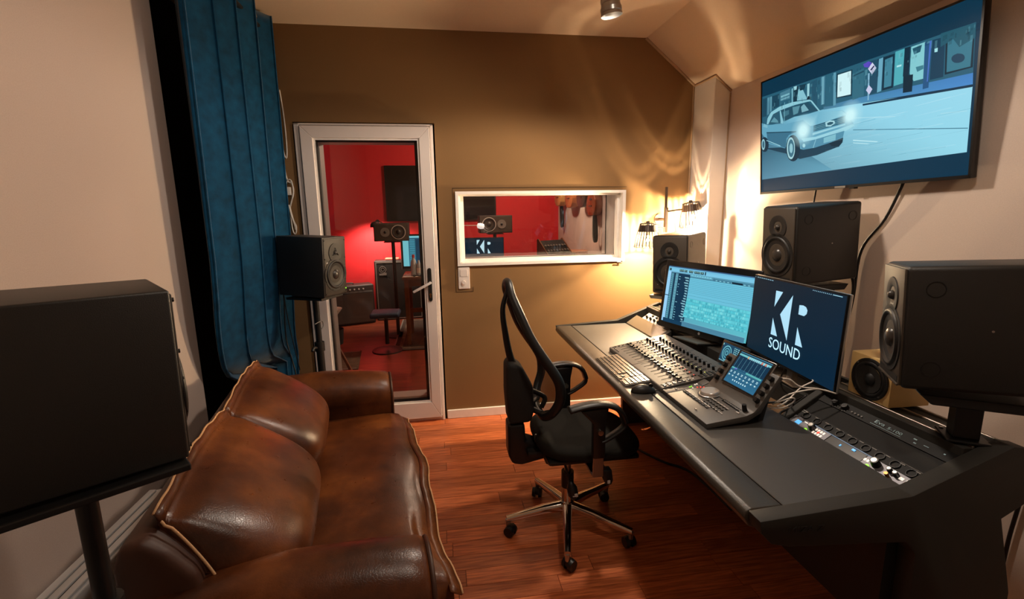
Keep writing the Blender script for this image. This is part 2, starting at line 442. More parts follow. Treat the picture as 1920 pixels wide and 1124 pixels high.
TV_POLYS=[([(-553,232),(535,221),(539,50),(52,58),(-550,39)],(38,92,114)),
([(-551,63),(-115,71),(52,56),(541,7),(540,-220),(-547,-230)],[(60,112,136),(118,184,208),(140,206,228),(150,214,234),(148,214,232),(58,108,132)]),
([(-549,-57),(-187,-140),(-52,-222),(-547,-230)],[(48,96,118),(70,125,148),(95,160,185),(80,135,160)]),
([(-115,83),(51,80),(539,53),(541,13),(52,56),(-115,69)],[(60,110,135),(70,130,170),(62,125,190),(70,135,200),(75,140,175),(70,125,150)]),
([(100,47),(540,14),(541,5),(101,39)],(18,52,74)),
([(-548,220),(-513,219),(-516,120),(-549,121)],(28,70,90)),
([(-509,218),(-489,217),(-493,127),(-510,125)],(80,132,152)),
([(-486,217),(-473,217),(-475,140),(-486,137)],(95,150,168)),
([(-471,217),(-418,217),(-416,153),(-470,148)],(25,66,86)),
([(-410,219),(-337,223),(-338,173),(-409,176)],(70,122,142)),
([(-404,202),(-341,203),(-341,195),(-403,192)],(120,178,192)),
([(-403,186),(-341,187),(-341,181),(-403,178)],(110,168,184)),
([(-327,220),(-315,220),(-315,149),(-325,150)],(110,170,188)),
([(-315,220),(-280,222),(-285,148),(-313,150)],(16,52,70)),
([(-313,226),(-290,225),(-292,207),(-309,208)],(150,205,215)),
([(-280,204),(-255,205),(-218,142),(-288,151)],(130,190,205)),
([(-273,223),(-227,219),(-240,194),(-269,196)],(20,58,76)),
([(-221,215),(-206,215),(-207,145),(-220,143)],(150,205,215)),
([(-215,157),(-192,146),(-193,134),(-223,141)],(10,40,56)),
([(-196,218),(-160,223),(-155,92),(-183,126)],(34,82,104)),
([(-135,224),(-111,223),(-110,94),(-131,94)],(80,136,158)),
([(-126,223),(-120,223),(-117,95),(-124,95)],(120,180,196)),
([(-108,223),(-62,223),(-58,75),(-103,81)],(40,96,118)),
([(-62,223),(-48,222),(-43,75),(-58,74)],(92,152,174)),
([(-44,214),(41,209),(43,95),(-42,104)],(22,58,74)),
([(-37,207),(34,205),(37,103),(-36,108)],(205,240,244)),
([(43,190),(99,197),(105,80),(47,75)],(50,106,126)),
([(44,181),(99,188),(100,181),(44,176)],(30,72,92)),
([(129,217),(170,214),(170,79),(133,78)],(30,74,98)),
([(170,212),(189,213),(187,80),(168,78)],(104,166,190)),
([(189,214),(240,212),(240,80),(191,80)],(14,48,66)),
([(198,202),(232,203),(232,89),(199,89)],(62,128,150)),
([(242,218),(281,218),(282,86),(243,85)],(78,170,182)),
([(252,162),(272,161),(271,154),(251,155)],(170,225,230)),
([(281,219),(304,218),(305,111),(280,112)],(10,44,62)),
([(308,215),(363,215),(366,81),(326,82),(308,116)],(128,198,206)),
([(313,207),(350,209),(345,185),(321,182)],(30,84,104)),
([(331,133),(361,132),(362,118),(338,113)],(60,124,140)),
([(283,113),(322,109),(322,44),(284,48)],(8,40,56)),
([(361,213),(389,212),(386,42),(364,42)],(34,84,128)),
([(379,212),(386,212),(382,66),(378,66)],(70,110,190)),
([(389,212),(435,209),(438,67),(389,69)],(16,60,84)),
([(399,178),(411,178),(411,164),(400,165)],(160,220,226)),
([(437,209),(533,209),(537,72),(443,73)],(10,42,58)),
([(445,196),(529,196),(529,77),(449,80)],(52,116,136)),
([(418,225),(535,220),(538,170),(487,155),(464,190),(421,177)],(30,86,104)),
([(508,115),(508,109),(505,104),(499,101),(490,101),(481,103),(473,107),(467,113),(463,120),(463,127),(467,132),(473,134),(482,135),(491,132),(499,128),(505,122)],(24,64,88)),
([(95,214),(120,219),(136,209),(129,191),(102,200)],(88,74,186)),
([(121,169),(129,168),(131,56),(125,56)],(130,180,205)),
([(140,208),(160,180),(141,159),(120,188)],(205,208,235)),
([(147,194),(151,189),(136,176),(131,181)],(30,40,80)),
([(128,120),(146,98),(132,79),(115,101)],(196,200,230)),
([(60,-100),(187,-127),(178,-129),(60,-105)],(185,230,238)),
([(61,-112),(148,-130),(133,-131),(61,-116)],(175,222,232)),
([(439,-63),(531,-73),(531,-76),(439,-66)],(165,218,232)),
([(55,-2),(258,-37),(258,-40),(55,-6)],(165,218,232)),
([(58,-55),(538,-134),(538,-137),(58,-58)],(66,120,142)),
([(-536,-53),(-358,-106),(-258,-147),(-146,-142),(-11,-118),(-58,-89),(-375,-70)],(22,62,82)),
([(-551,89),(-502,70),(-386,54),(-235,47),(-128,62),(-4,42),(32,16),(60,-30),(60,-44),(12,-52),(2,-86),(-161,-102),(-238,-102),(-275,-90),(-290,-58),(-314,-30),(-345,-19),(-364,-44),(-365,-78),(-501,-31),(-519,-2),(-550,30)],(96,162,188)),
([(-512,32),(-285,-5),(-337,-12),(-356,-28),(-361,-78),(-399,-62),(-501,-25)],(54,110,136)),
([(-511,32),(-285,-2),(-285,-6),(-510,26)],(22,64,84)),
([(-505,106),(-478,134),(-412,149),(-319,151),(-204,137),(-186,127),(-133,67),(-141,66),(-196,127),(-212,129),(-303,133),(-402,129),(-410,128),(-459,120),(-497,73),(-511,75)],(136,196,210)),
([(-402,127),(-303,129),(-212,127),(-144,70),(-208,76),(-302,76),(-363,67),(-385,88)],(30,76,96)),
([(-258,114),(-238,124),(-222,106),(-205,86),(-251,85)],(118,172,186)),
([(-317,125),(-265,122),(-278,87),(-309,84)],(84,140,156)),
([(-387,116),(-341,117),(-340,95),(-379,87)],(60,112,130)),
([(-496,75),(-461,119),(-415,125),(-404,60)],(40,88,108)),
([(-479,81),(-452,102),(-423,79),(-418,66)],(90,146,162)),
([(-410,126),(-402,127),(-378,58),(-386,55),(-400,60)],(130,190,206)),
([(-386,63),(-302,74),(-141,65),(-4,41),(18,20),(-152,4),(-192,7),(-243,47),(-370,49)],[(96,160,184),(120,184,205),(110,176,200),(140,200,218),(150,208,222),(110,176,200),(150,205,220),(120,182,205),(100,165,190)]),
([(-172,5),(16,15),(12,-17),(-172,-24)],(44,96,118)),
([(-171,-2),(17,7),(17,5),(-171,-4)],(100,160,178)),
([(-171,-9),(17,-1),(17,-3),(-171,-12)],(100,160,178)),
([(-171,-17),(17,-8),(17,-10),(-171,-19)],(100,160,178)),
([(-100,7),(-72,11),(-47,5),(-42,-8),(-67,-18),(-95,-14)],(160,210,220)),
([(-89,1),(-72,4),(-54,0),(-52,-7),(-67,-11),(-86,-9)],(40,88,106)),
([(-177,-30),(16,-21),(16,-27),(-177,-41)],(150,206,220)),
([(-250,-46),(-156,-51),(-24,-39),(60,-30),(64,-41),(18,-54),(-149,-65),(-232,-67)],(150,208,222)),
([(-275,-64),(-162,-64),(12,-52),(4,-86),(-161,-104),(-238,-103)],(80,142,168)),
([(-157,-64),(-152,-64),(-168,-103),(-173,-103)],(130,186,204)),
([(-106,-65),(-35,-58),(-36,-86),(-106,-90)],(124,186,202)),
([(-73,-95),(7,-82),(4,-103),(-17,-121),(-57,-112)],(14,48,64)),
([(-222,-84),(-222,-87),(-224,-90),(-226,-92),(-228,-93),(-231,-93),(-234,-92),(-236,-90),(-239,-88),(-240,-85),(-241,-82),(-240,-79),(-239,-76),(-237,-74),(-234,-73),(-232,-73),(-229,-74),(-226,-76),(-224,-78),(-222,-81)],(160,212,222)),
([(-257,-93),(-259,-113),(-265,-131),(-275,-145),(-289,-153),(-304,-154),(-320,-149),(-335,-138),(-346,-121),(-354,-100),(-357,-78),(-355,-57),(-348,-39),(-337,-26),(-324,-18),(-308,-17),(-293,-23),(-279,-35),(-267,-52),(-260,-72)],(16,52,70)),
([(-293,-88),(-293,-105),(-297,-121),(-303,-132),(-311,-140),(-320,-141),(-329,-137),(-338,-128),(-344,-114),(-349,-98),(-351,-79),(-350,-61),(-346,-46),(-340,-34),(-332,-27),(-323,-26),(-314,-30),(-306,-40),(-299,-53),(-294,-70)],(160,208,216)),
([(-298,-87),(-299,-101),(-301,-114),(-306,-123),(-312,-129),(-319,-130),(-326,-127),(-332,-120),(-337,-109),(-341,-95),(-342,-80),(-342,-66),(-339,-54),(-334,-44),(-328,-38),(-321,-37),(-314,-41),(-308,-48),(-303,-59),(-299,-72)],(60,112,132)),
([(-308,-85),(-308,-93),(-310,-100),(-312,-105),(-315,-109),(-319,-109),(-323,-107),(-327,-103),(-330,-97),(-331,-90),(-332,-82),(-332,-74),(-330,-67),(-328,-62),(-324,-59),(-321,-58),(-317,-60),(-313,-64),(-310,-70),(-309,-77)],(140,194,206)),
([(-492,-39),(-493,-51),(-498,-62),(-505,-70),(-514,-75),(-525,-75),(-535,-72),(-545,-65),(-553,-54),(-558,-42),(-560,-28),(-558,-16),(-553,-5),(-546,3),(-536,8),(-526,8),(-516,4),(-506,-3),(-499,-13),(-494,-26)],(14,48,66)),
([(-521,-34),(-522,-44),(-524,-52),(-527,-58),(-531,-62),(-536,-63),(-540,-61),(-545,-56),(-548,-48),(-550,-39),(-551,-30),(-551,-20),(-549,-12),(-545,-5),(-541,-2),(-537,-1),(-532,-3),(-528,-8),(-524,-16),(-522,-25)],(140,192,204)),
([(-526,-33),(-527,-40),(-528,-45),(-530,-49),(-532,-52),(-535,-52),(-538,-51),(-540,-48),(-542,-43),(-544,-37),(-544,-31),(-544,-25),(-543,-19),(-541,-15),(-538,-12),(-535,-12),(-533,-13),(-530,-17),(-528,-21),(-527,-27)],(50,100,120)),
([(-510,-11),(-399,-58),(-399,-62),(-510,-15)],(150,206,218)),
([(-538,84),(-502,68),(-504,54),(-537,66)],(120,180,198)),
([(-374,163),(-371,162),(-372,52),(-375,53)],(120,180,196))]
TV_GLOW=[((-234, -8), 70), ((43, 10), 59)]
KR_POLYS=[[(-120,131),(-69,132),(-119,59)],[(-119,10),(-72,-64),(-121,-65)],[(2,130),(-2,-64),(-70,35)],[(51,98),(76,101),(94,97),(104,86),(102,71),(88,60),(52,60)],[(57,8),(103,-65),(56,-66)]]
# ================================================================== the setting
XL, XR, YB, ZC = -1.1, 1.984, 3.4, 2.713
# floor with its strip planks
fb = new(); box(fb, -1.45, 2.1, -1.2, 3.62, -.06, -.013); box(fb, -1.45, 2.1, -1.2, .62, -.013, 0)
floor = struct('floor', fb, 'subfloor')
rw = .0925; y = .62; row = 0
rnd = random.Random(3)
while y < 3.4:
    x = -1.4 - rnd.random()*.5
    y1 = min(y+rw, 3.405)
    while x < 2.05:
        L = rnd.choice((.42, .55, .7, .85))
        b = new(); x0 = max(x, -1.42); x1 = min(x+L, 2.05)
        if x1-x0 > .04:
            box(b, x0+.001, x1-.001, y+.001, y1-.001, -.013, 0 - rnd.random()*.0004)
            obj('plank', b, 'plank', floor)
        x += L
    y += rw; row += 1
def wall_cells(bm, xs, zs, holes, y0, y1):
    for i in range(len(xs)-1):
        for j in range(len(zs)-1):
            if (i, j) in holes: continue
            box(bm, xs[i], xs[i+1], y0, y1, zs[j], zs[j+1])
wb = new()
DX0, DX1, DZ1 = -.917, -.006, 2.128
WX0, WX1, WZ0, WZ1 = .125, 1.352, 1.163, 1.668
box(wb, -1.45, DX0, YB, 3.6, 0, 2.9); box(wb, DX0, DX1, YB, 3.6, DZ1, 2.9)
box(wb, DX1, WX0, YB, 3.6, 0, 2.9); box(wb, WX0, WX1, YB, 3.6, WZ1, 2.9); box(wb, WX0, WX1, YB, 3.6, 0, WZ0); box(wb, WX1, 2.1, YB, 3.6, 0, 2.9)
bmesh.ops.remove_doubles(wb, verts=wb.verts, dist=1e-5)
wall_back = struct('wall_back', wb, 'brown_wall')
# fold lines of the wall fabric round window and switch
b = new()
for x0, x1, z0, z1 in ((.098, .101, .965, 1.70), (.098, 1.372, 1.698, 1.701), (.098, .225, .965, .968), (.222, .225, .965, 1.0)):
    box(b, x0, x1, YB-.0025, YB+.001, z0, z1)
obj('fabric_seam', b, 'dark_stripe', wall_back)
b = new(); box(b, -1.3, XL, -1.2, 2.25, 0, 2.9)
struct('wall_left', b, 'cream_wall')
b = new(); box(b, -1.5, -1.42, 2.2, 3.6, 0, 2.9); box(b, -1.42, -1.3, 2.2, 2.25, 0, 2.9)
struct('wall_niche', b, 'gap_black')
b = new(); box(b, XR, 2.12, -1.2, 3.6, 0, 2.9)
struct('wall_right', b, 'cream_lightened')
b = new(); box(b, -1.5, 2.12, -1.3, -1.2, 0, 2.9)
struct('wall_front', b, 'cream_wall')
b = new(); box(b, -1.5, 1.487, -1.25, 3.6, ZC, 2.85)
ceil = struct('ceiling', b, 'ceiling_paint')
b = new(); prism(b, [(1.487, ZC), (2.0, 2.304), (2.12, 2.304), (2.12, 2.85), (1.487, 2.85)], -1.25, 3.6)
obj('sloped_panel', b, 'ceiling_paint', ceil)
b = new(); box(b, 1.866, XR+.01, 3.132, YB, 0, 2.415, .006); struct('trim_1', b, 'pillar_white')
# thin cove beads along the slope
b = new()
tube(b, [(1.482, 3.393, 2.708), (1.866, 3.393, 2.405)], .009, 8, 0)
tube(b, [(1.866, 3.4, 2.405), (1.866, 3.128, 2.405)], .009, 8, 0); tube(b, [(1.862, 3.130, 2.408), (1.984, 3.130, 2.311)], .009, 8, 0)
tube(b, [(1.98, 3.132, 2.30), (1.98, 3.132, 0)], .005, 8, 0); tube(b, [(1.858, 3.395, 2.41), (1.858, 3.395, 0)], .006, 8, 0)
struct('trim_2', b, 'trim_beige')
# baseboard
b = new(); box(b, .0, 1.86, YB-.014, YB+.002, 0, .068, .004)
struct('baseboard_back', b, 'white_paint')
b = new(); box(b, XR-.014, XR+.002, -1.2, 3.13, 0, .11, .004)
struct('baseboard_right', b, 'white_paint')
# ---------------------------------------------------------------- glazed door
b = new()   # outer frame
x0, x1, z1 = -.905, -.018, 2.118
box(b, x0, x0+.032, YB-.022, YB+.05, 0, z1, .004); box(b, x1-.02, x1, YB-.022, YB+.05, 0, z1, .004); box(b, x0, x1, YB-.022, YB+.05, z1-.012, z1, .004)
box(b, x0, x1, YB-.01, YB+.05, 0, .018, .003)
door = struct('door_1', b, 'white_plastic')
b = new()   # dark rebate behind leaf
box(b, DX0+.001, DX1-.001, YB+.052, YB+.06, 0, DZ1-.001)
t = new()
for q in ((DX0+.001, x0+.12, 0, DZ1-.001), (x1-.13, DX1-.001, 0, DZ1-.001), (x0+.12, x1-.13, 2.01, DZ1-.001), (x0+.12, x1-.13, 0, .12)):
    box(t, q[0], q[1], YB+.052, YB+.06, q[2], q[3])
b.free(); obj('rebate', t, 'gap_black', door)
LX0, LX1, LZ0, LZ1 = -.866, -.040, .032, 2.100
GX0, GX1, GZ0, GZ1 = -.777, -.124, .168, 2.012
def mitre_frame(bm, X0, X1, Z0, Z1, g0, g1, h0, h1, ya, yb, bev=.008):
    for poly in ([(X0,Z0),(g0,h0),(g0,h1),(X0,Z1)], [(X1,Z0),(X1,Z1),(g1,h1),(g1,h0)], [(X0,Z1),(g0,h1),(g1,h1),(X1,Z1)], [(X0,Z0),(X1,Z0),(g1,h0),(g0,h0)]):
        prism(bm, poly, ya, yb, 'xz')
for i, poly in enumerate(([(LX0,LZ0),(GX0-.012,GZ0-.012),(GX0-.012,GZ1+.012),(LX0,LZ1)], [(LX1,LZ0),(LX1,LZ1),(GX1+.012,GZ1+.012),(GX1+.012,GZ0-.012)], [(LX0,LZ1),(GX0-.012,GZ1+.012),(GX1+.012,GZ1+.012),(LX1,LZ1)], [(LX0,LZ0),(LX1,LZ0),(GX1+.012,GZ0-.012),(GX0-.012,GZ0-.012)])):
    b = new(); prism(b, poly, YB-.042, YB+.045, 'xz', .003, 1)
    obj(('stile', 'stile', 'rail', 'rail')[i], b, 'white_plastic', door)
b = new()
for poly in ([(GX0-.012,GZ0-.012),(GX0,GZ0),(GX0,GZ1),(GX0-.012,GZ1+.012)], [(GX1+.012,GZ0-.012),(GX1+.012,GZ1+.012),(GX1,GZ1),(GX1,GZ0)], [(GX0-.012,GZ1+.012),(GX0,GZ1),(GX1,GZ1),(GX1+.012,GZ1+.012)], [(GX0-.012,GZ0-.012),(GX1+.012,GZ0-.012),(GX1,GZ0),(GX0,GZ0)]):
    prism(b, poly, YB-.03, YB+.02, 'xz')
obj('glazing_bead', b, 'white_paint', door)
b = new()
for q in ((GX0, GX0+.003, GZ0, GZ1), (GX1-.004, GX1, GZ0, GZ1), (GX0, GX1, GZ1-.004, GZ1), (GX0, GX1, GZ0, GZ0+.004)):
    box(b, q[0], q[1], YB-.026, YB+.02, q[2], q[3])
obj('gasket', b, 'gap_black', door)
b = new(); box(b, GX0, GX1, YB-.004, YB+.006, GZ0, GZ1)
obj('glass_pane', b, 'glass', door)
b = new()   # frame on the far side of the thick wall
for q in ((DX0-.05, GX0+.003, 0, 2.2), (GX1-.003, DX1+.05, 0, 2.2), (GX0, GX1, GZ1-.002, 2.2), (GX0, GX1, 0, GZ0+.004)):
    box(b, q[0], q[1], YB+.062, YB+.185, q[2], q[3], .003)
box(b, GX0, GX1, YB+.10, YB+.185, .0, .12, .003)
obj('reveal_lining', b, 'reveal_grey', door)
b = new(); prism(b, [(-.083+.0135*math.cos(a), 1.139+.0135*math.sin(a)) for a in [PI*i/8 for i in range(9)]]+[(-.083+.0135*math.cos(a), .928+.0135*math.sin(a)) for a in [PI+PI*i/8 for i in range(9)]], YB-.053, YB-.042, 'xz', .002, 1)
hp = obj('handle', b, 'black_plastic', door)
b = new(); cyl(b, (-.083, YB-.05, 1.05), (-.083, YB-.085, 1.05), .009); 
t = new(); box(t, -.135, .008, -.007, .007, -.0085, .0085, .004); merge(b, t, Matrix.Translation((-.080, YB-.088, 1.052)) @ Matrix.Rotation(R(-27), 4, 'Y'))
obj('lever', b, 'white_plastic', hp, True, angle=40)
b = new(); cyl(b, (-.083, YB-.053, .965), (-.083, YB-.056, .965), .008); box(b, -.087, -.079, YB-.056, YB-.053, .942, .965)
obj('keyhole', b, 'brass', hp)
# ---------------------------------------------------------------- control room window
b = new(); mitre_frame(b, .117, 1.36, 1.155, 1.676, .137, 1.338, 1.176, 1.657, YB-.022, YB+.012)
win = struct('window_1', b, 'white_paint')
b = new()
for q in ((.118, .150, 1.16, 1.67), (1.338, 1.362, 1.16, 1.67), (.13, 1.345, 1.655, 1.675), (.13, 1.345, 1.155, 1.178)):
    box(b, q[0], q[1], YB+.012, YB+.42, q[2], q[3])
obj('reveal', b, 'white_paint', win)
def pane(X0, X1, Z0, Z1, yb, yt, nm):
    b = new(); d = .006
    vs = [(X0, yb, Z0), (X1, yb, Z0), (X1, yt, Z1), (X0, yt, Z1)]
    A = [b.verts.new(v) for v in vs]; B = [b.verts.new((v[0], v[1]+d, v[2])) for v in vs]
    b.faces.new(A); b.faces.new(list(reversed(B)))
    for i in range(4): b.faces.new((A[i], A[(i+1) % 4], B[(i+1) % 4], B[i]))
    p = obj(nm, b, 'glass', win)
    b = new()
    for X in (X0, X1):
        tube(b, [(X, yb-.002, Z0), (X, yt-.002, Z1)], .004, 6, 0)
    tube(b, [(X0, yb-.002, Z0), (X1, yb-.002, Z0)], .003, 6, 0); tube(b, [(X0, yt-.002, Z1), (X1, yt-.002, Z1)], .003, 6, 0)
    obj('gasket', b, 'gap_black', p)
pane(.152, 1.336, 1.180, 1.654, YB+.135, YB+.085, 'glass_pane')
pane(.152, 1.336, 1.180, 1.654, YB+.33, YB+.335, 'glass_pane')
b = new(); box(b, .152, .176, YB+.06, YB+.13, 1.178, 1.656); box(b, .152, 1.336, YB+.05, YB+.14, 1.178, 1.193); box(b, .152, 1.336, YB+.04, YB+.13, 1.646, 1.656); box(b, 1.318, 1.337, YB+.04, YB+.09, 1.178, 1.656, .003)
obj('stop_bead', b, 'white_paint', win)
b = new(); cyl(b, (1.30, YB-.024, 1.148), (1.345, YB-.024, 1.146), .004); cyl(b, (1.338, YB-.02, 1.15), (1.338, YB-.03, 1.16), .004)
obj('latch', b, 'black_plastic', win)
# ---------------------------------------------------------------- live room shell
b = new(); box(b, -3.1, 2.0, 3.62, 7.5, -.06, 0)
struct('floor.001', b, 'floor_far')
b = new(); box(b, -3.1, 2.0, 7.3, 7.4, 0, 2.8); struct('wall_far', b, 'red_wall')
b = new(); box(b, 1.84, 1.94, 3.6, 7.3, 0, 2.8); struct('wall_far_right', b, 'live_white')
b = new(); box(b, -3.1, -3.0, 3.6, 7.3, 0, 2.8); struct('wall_far_left', b, 'red_wall')
b = new(); box(b, -3.1, 2.0, 3.6, 7.4, 2.7, 2.8); struct('ceiling.001', b, 'ceiling_paint')
b = new(); box(b, -3.1, -1.5, 3.5, 3.6, 0, 2.8); struct('wall_far_front', b, 'live_white')

# ---------------------------------------------------------------- light switch
sw = thing('light_switch', 'white double wall plate with rocker and dimmer knob below the window', 'switch', (.159, YB, 1.067))
b = new(); box(b, -.041, .041, -.012, 0, -.078, .078, .004); obj('cover_plate', b, 'white_plastic', sw)
b = new(); box(b, -.026, .026, -.0155, -.011, .012, .062, .0015); obj('rocker', b, 'white_plastic', sw)
b = new(); lathe(b, [(.0, .03), (.013, .03), (.0145, .014), (.0145, .01)], (-.004, 0, -.03), (0, -1, 0)); obj('dimmer_knob', b, 'white_plastic', sw, True, angle=40)

# ---------------------------------------------------------------- radiator
rd = thing('radiator', 'white panel radiator with slotted top grille at the left wall', 'radiator', (-1.1, 1.25, 0))
b = new(); box(b, .012, .03, -.55, .5, .08, .535, .004); obj('back_panel', b, 'radiator_white', rd)
b = new(); box(b, .085, .105, -.55, .5, .08, .545, .004); obj('front_panel', b, 'radiator_white', rd)
b = new(); box(b, .012, .105, .5, .512, .08, .548, .003); obj('end_cap', b, 'radiator_white', rd)
for k in range(3):
    b = new(); box(b, .016+k*.030, .038+k*.030, -.55, .5, .548, .556, .002); obj('grille_bar', b, 'radiator_white', rd)
b = new(); box(b, .03, .085, -.55, .5, .12, .53); obj('core', b, 'gap_black', rd)

# ---------------------------------------------------------------- ceiling spotlight
sp = thing('ceiling_spotlight', 'brushed steel cylinder spotlight hanging from the ceiling at the top edge', 'spotlight', (.815, 2.22, 2.713))
b = new(); cyl(b, (0, 0, -.01), (0, 0, -.18), .007); lathe(b, [(0, 0), (.045, 0), (.045, -.012), (0, -.014)]); obj('stem', b, 'steel', sp, True, angle=40)
t = new(); lathe(t, [(0, .17), (.03, .17), (.036, .16), (.037, .1), (.040, .098), (.040, .085), (.0385, .083), (.0405, .07), (.043, .068), (.043, .052), (.0415, .05), (.0445, .035), (.047, .033), (.047, .016), (.0455, .014), (.049, 0), (.046, 0), (.04, .03), (.034, .08), (0, .08)], seg=32)
hd = obj('lamp_head', t, 'steel', sp, True, angle=35); hd.location = (-.012, 0, -.325); hd.rotation_euler = (R(2), R(-8), 0)
b = new(); lathe(b, [(0, 0), (.03, .0), (.034, .01), (0, .01)]); o = obj('bulb', b, 'bulb', hd, True); o.location = (0, 0, .055)
# ================================================================== curtain
ct = thing('curtain', 'deep blue velvet curtain hanging on black eyelets at the left', 'curtain', (-1.0, 2.76, 0))
def curt(u, v):
    # u along the rod (near->far), v from bottom 0 to top 1
    z = .03 + v*2.655
    low = max(0.0, 1-v*2.655/1.3)
    tq = min(max((1.15-z)/.5, 0), 1); y0 = 2.155 + .14*tq**1.6 + .50*tq**8; y1 = 3.33 - .0*low
    ph = 2*PI*(u*4.6+.12)
    amp = .048*(.7+.3*v)
    c = math.sin(ph)
    x = -.992 + amp*c + .022*v*u - .045*low - .012*math.sin(u*9+v*3)*(1-v)
    yy = y0 + (y1-y0)*(u + .018*math.sin(2*ph))
    x -= .035*tq*(1-u)
    return (x+1.0, yy-2.76, z)
b = new(); gridsurf(b, curt, 150, 50)
pn = obj('fabric_panel', b, 'velvet', ct, True)
md = pn.modifiers.new('t', 'SOLIDIFY'); md.thickness = .004
for k in range(5):
    u = (k*.5+.25)/4.6*2 - .12/4.6
    if u < .02 or u > .985: continue
    p = curt(u, .972)
    b = new(); lathe(b, [(.021, -.006), (.033, -.006), (.033, .006), (.021, .006), (.021, -.006)], p, (.25, 1, 0), seg=24)
    obj('eyelet', b, 'chrome', ct, True, angle=40)
rod = thing('curtain_rod', 'black curtain rod running below the ceiling above the blue curtain', 'rod', (-.985, 2.76, 2.61))
b = new(); cyl(b, (0, -.75, 0), (0, .60, 0), .014); obj('pole', b, 'black_plastic', rod, True, angle=40)
for yy in (-.72, .585):
    b = new(); cyl(b, (0, yy, 0), (-.115, yy, 0), .008); cyl(b, (-.115, yy, 0), (-.108, yy, 0), .025); obj('bracket', b, 'black_plastic', rod, True, angle=40)
# white mains cable looped on the wall behind the curtain edge
b = new()
tube(b, [(-.972, 3.392, 2.32), (-.962, 3.39, 2.2), (-.958, 3.388, 2.05), (-.962, 3.388, 1.93), (-.972, 3.388, 1.9), (-.985, 3.39, 1.96), (-.985, 3.392, 2.1), (-.982, 3.392, 2.3)], .0045, 6)
tube(b, [(-.985, 3.39, 1.93), (-.985, 3.388, 1.82), (-.972, 3.386, 1.75), (-.955, 3.384, 1.745), (-.943, 3.384, 1.71), (-.948, 3.384, 1.66), (-.965, 3.386, 1.62), (-.975, 3.388, 1.58), (-.962, 3.386, 1.5), (-.948, 3.384, 1.46), (-.952, 3.386, 1.42), (-.965, 3.388, 1.41), (-.975, 3.388, 1.45), (-.978, 3.388, 1.58)], .0045, 6)
tube(b, [(-.985, 3.388, 1.74), (-.968, 3.384, 1.762), (-.95, 3.382, 1.752), (-.944, 3.382, 1.69), (-.958, 3.384, 1.635), (-.973, 3.386, 1.59)], .0045, 6)
tube(b, [(-.982, 3.386, 1.60), (-.972, 3.384, 1.53), (-.957, 3.384, 1.47), (-.955, 3.386, 1.435)], .0045, 6)
cw = tag(obj('coiled_cable', b, 'cable_white', None, True), 'white mains cable coiled and hung beside the curtain edge', 'cable')
b = new(); box(b, -.983, -.958, 3.372, 3.398, 1.662, 1.715, .005); obj('connector', b, 'cable_white', cw)

# ================================================================== leather sofa
SOFA = Matrix.Translation((-.2, 1.96, 0)) @ Matrix.Rotation(R(9.5), 4, 'Z')
sf = thing('leather_sofa', 'worn brown leather two-seat club sofa with pale seam edges against the left wall', 'sofa')
sf.matrix_world = SOFA
def sgn(v, p): return math.copysign(abs(v)**p, v)
def arm(ysign):
    y0 = .655 if ysign > 0 else -.885
    W = .235; cy = y0+W/2
    b = new()
    prof = []
    for i in range(29):
        a = -.15*PI + 1.3*PI*i/28
        prof.append((cy + W*.53*math.cos(a), .535 + .13*math.sin(a)))
    prof += [(cy-W*.40, .30), (cy-W*.38, .06), (cy+W*.38, .06), (cy+W*.40, .30)]
    n = len(prof)
    # loft along x with rounded front
    xs = [-.70, -.68, -.55, -.35, -.15, -.06, -.02, -.004, 0.0]
    sc = [.93, 1, 1, 1, 1, 1, .995, .97, .93]
    rings = []
    for x, s in zip(xs, sc):
        ht = 1 - .14*max(0, (x+.34)/.34)**1.6 - .03*max(0, (-.45-x)/.25)
        rings.append([b.verts.new((x, cy+(p[0]-cy)*s, .35+(p[1]-.35)*s*ht)) for p in prof])
    for a_, c_ in zip(rings, rings[1:]):
        for i in range(n): b.faces.new((a_[i], a_[(i+1) % n], c_[(i+1) % n], c_[i]))
    b.faces.new(list(reversed(rings[0]))); b.faces.new(rings[-1])
    o = obj('armrest', b, 'leather', sf, True, angle=60)
    # front facing panel with piping
    b = new()
    fp = [(cy+(p[0]-cy)*.86, .35+(p[1]-.35)*.74) for p in prof]
    prism(b, fp, .0, .012, 'yz', .004, 2)
    obj('front_facing', b, 'leather', o, True, angle=50)
    b = new()
    pp = [(.003, cy+(p[0]-cy)*.955, .35+(p[1]-.35)*.83) for p in prof[:29]]
    pp = [(.003, cy+W*.38*.97, .08)]+pp+[(.003, cy-W*.38*.97, .08)]
    tube(b, pp, .0075, 8, 0); obj('piping', b, 'leather_dark', o, True)
arm(1); arm(-1)
# seat cushion: soft block with a flange seam at its front edge
def seat(u, v):
    a = 2*PI*u; y = -.672 + 1.344*v
    ca, sa = math.cos(a), math.sin(a)
    x = -.25 + .325*sgn(ca, .36)
    ey = min(1.0, (1-abs(2*v-1))*9)**.5 if 0 < v < 1 else 0
    z = .335 + .095*sgn(sa, .5)
    z += .022*math.sin(PI*min(max((x+.55)/.62, 0), 1))*math.sin(PI*v) - .014*(1-ey)
    if ca > .5: x += .012*math.sin(y*7+1)+.006*math.sin(y*17)
    if ca > .6 and sa < .6 and sa > -.2: z -= .006*math.sin(y*11)
    return (x, y, z)
b = new(); gridsurf(b, seat, 64, 40, True)
b.verts.ensure_lookup_table()
b.faces.new([b.verts[i] for i in range(64)]); b.faces.new([b.verts[len(b.verts)-64+i] for i in range(64)])
sc_ = obj('seat_cushion', b, 'leather', sf, True)
def fl(y): return (.078+.012*math.sin(y*7+1)+.006*math.sin(y*17), y, .395-.006*math.sin(y*11)-.025*abs(y/.67)**3)
b = new()
pts = [fl(-.70+1.38*i/50) for i in range(51)]
t = []
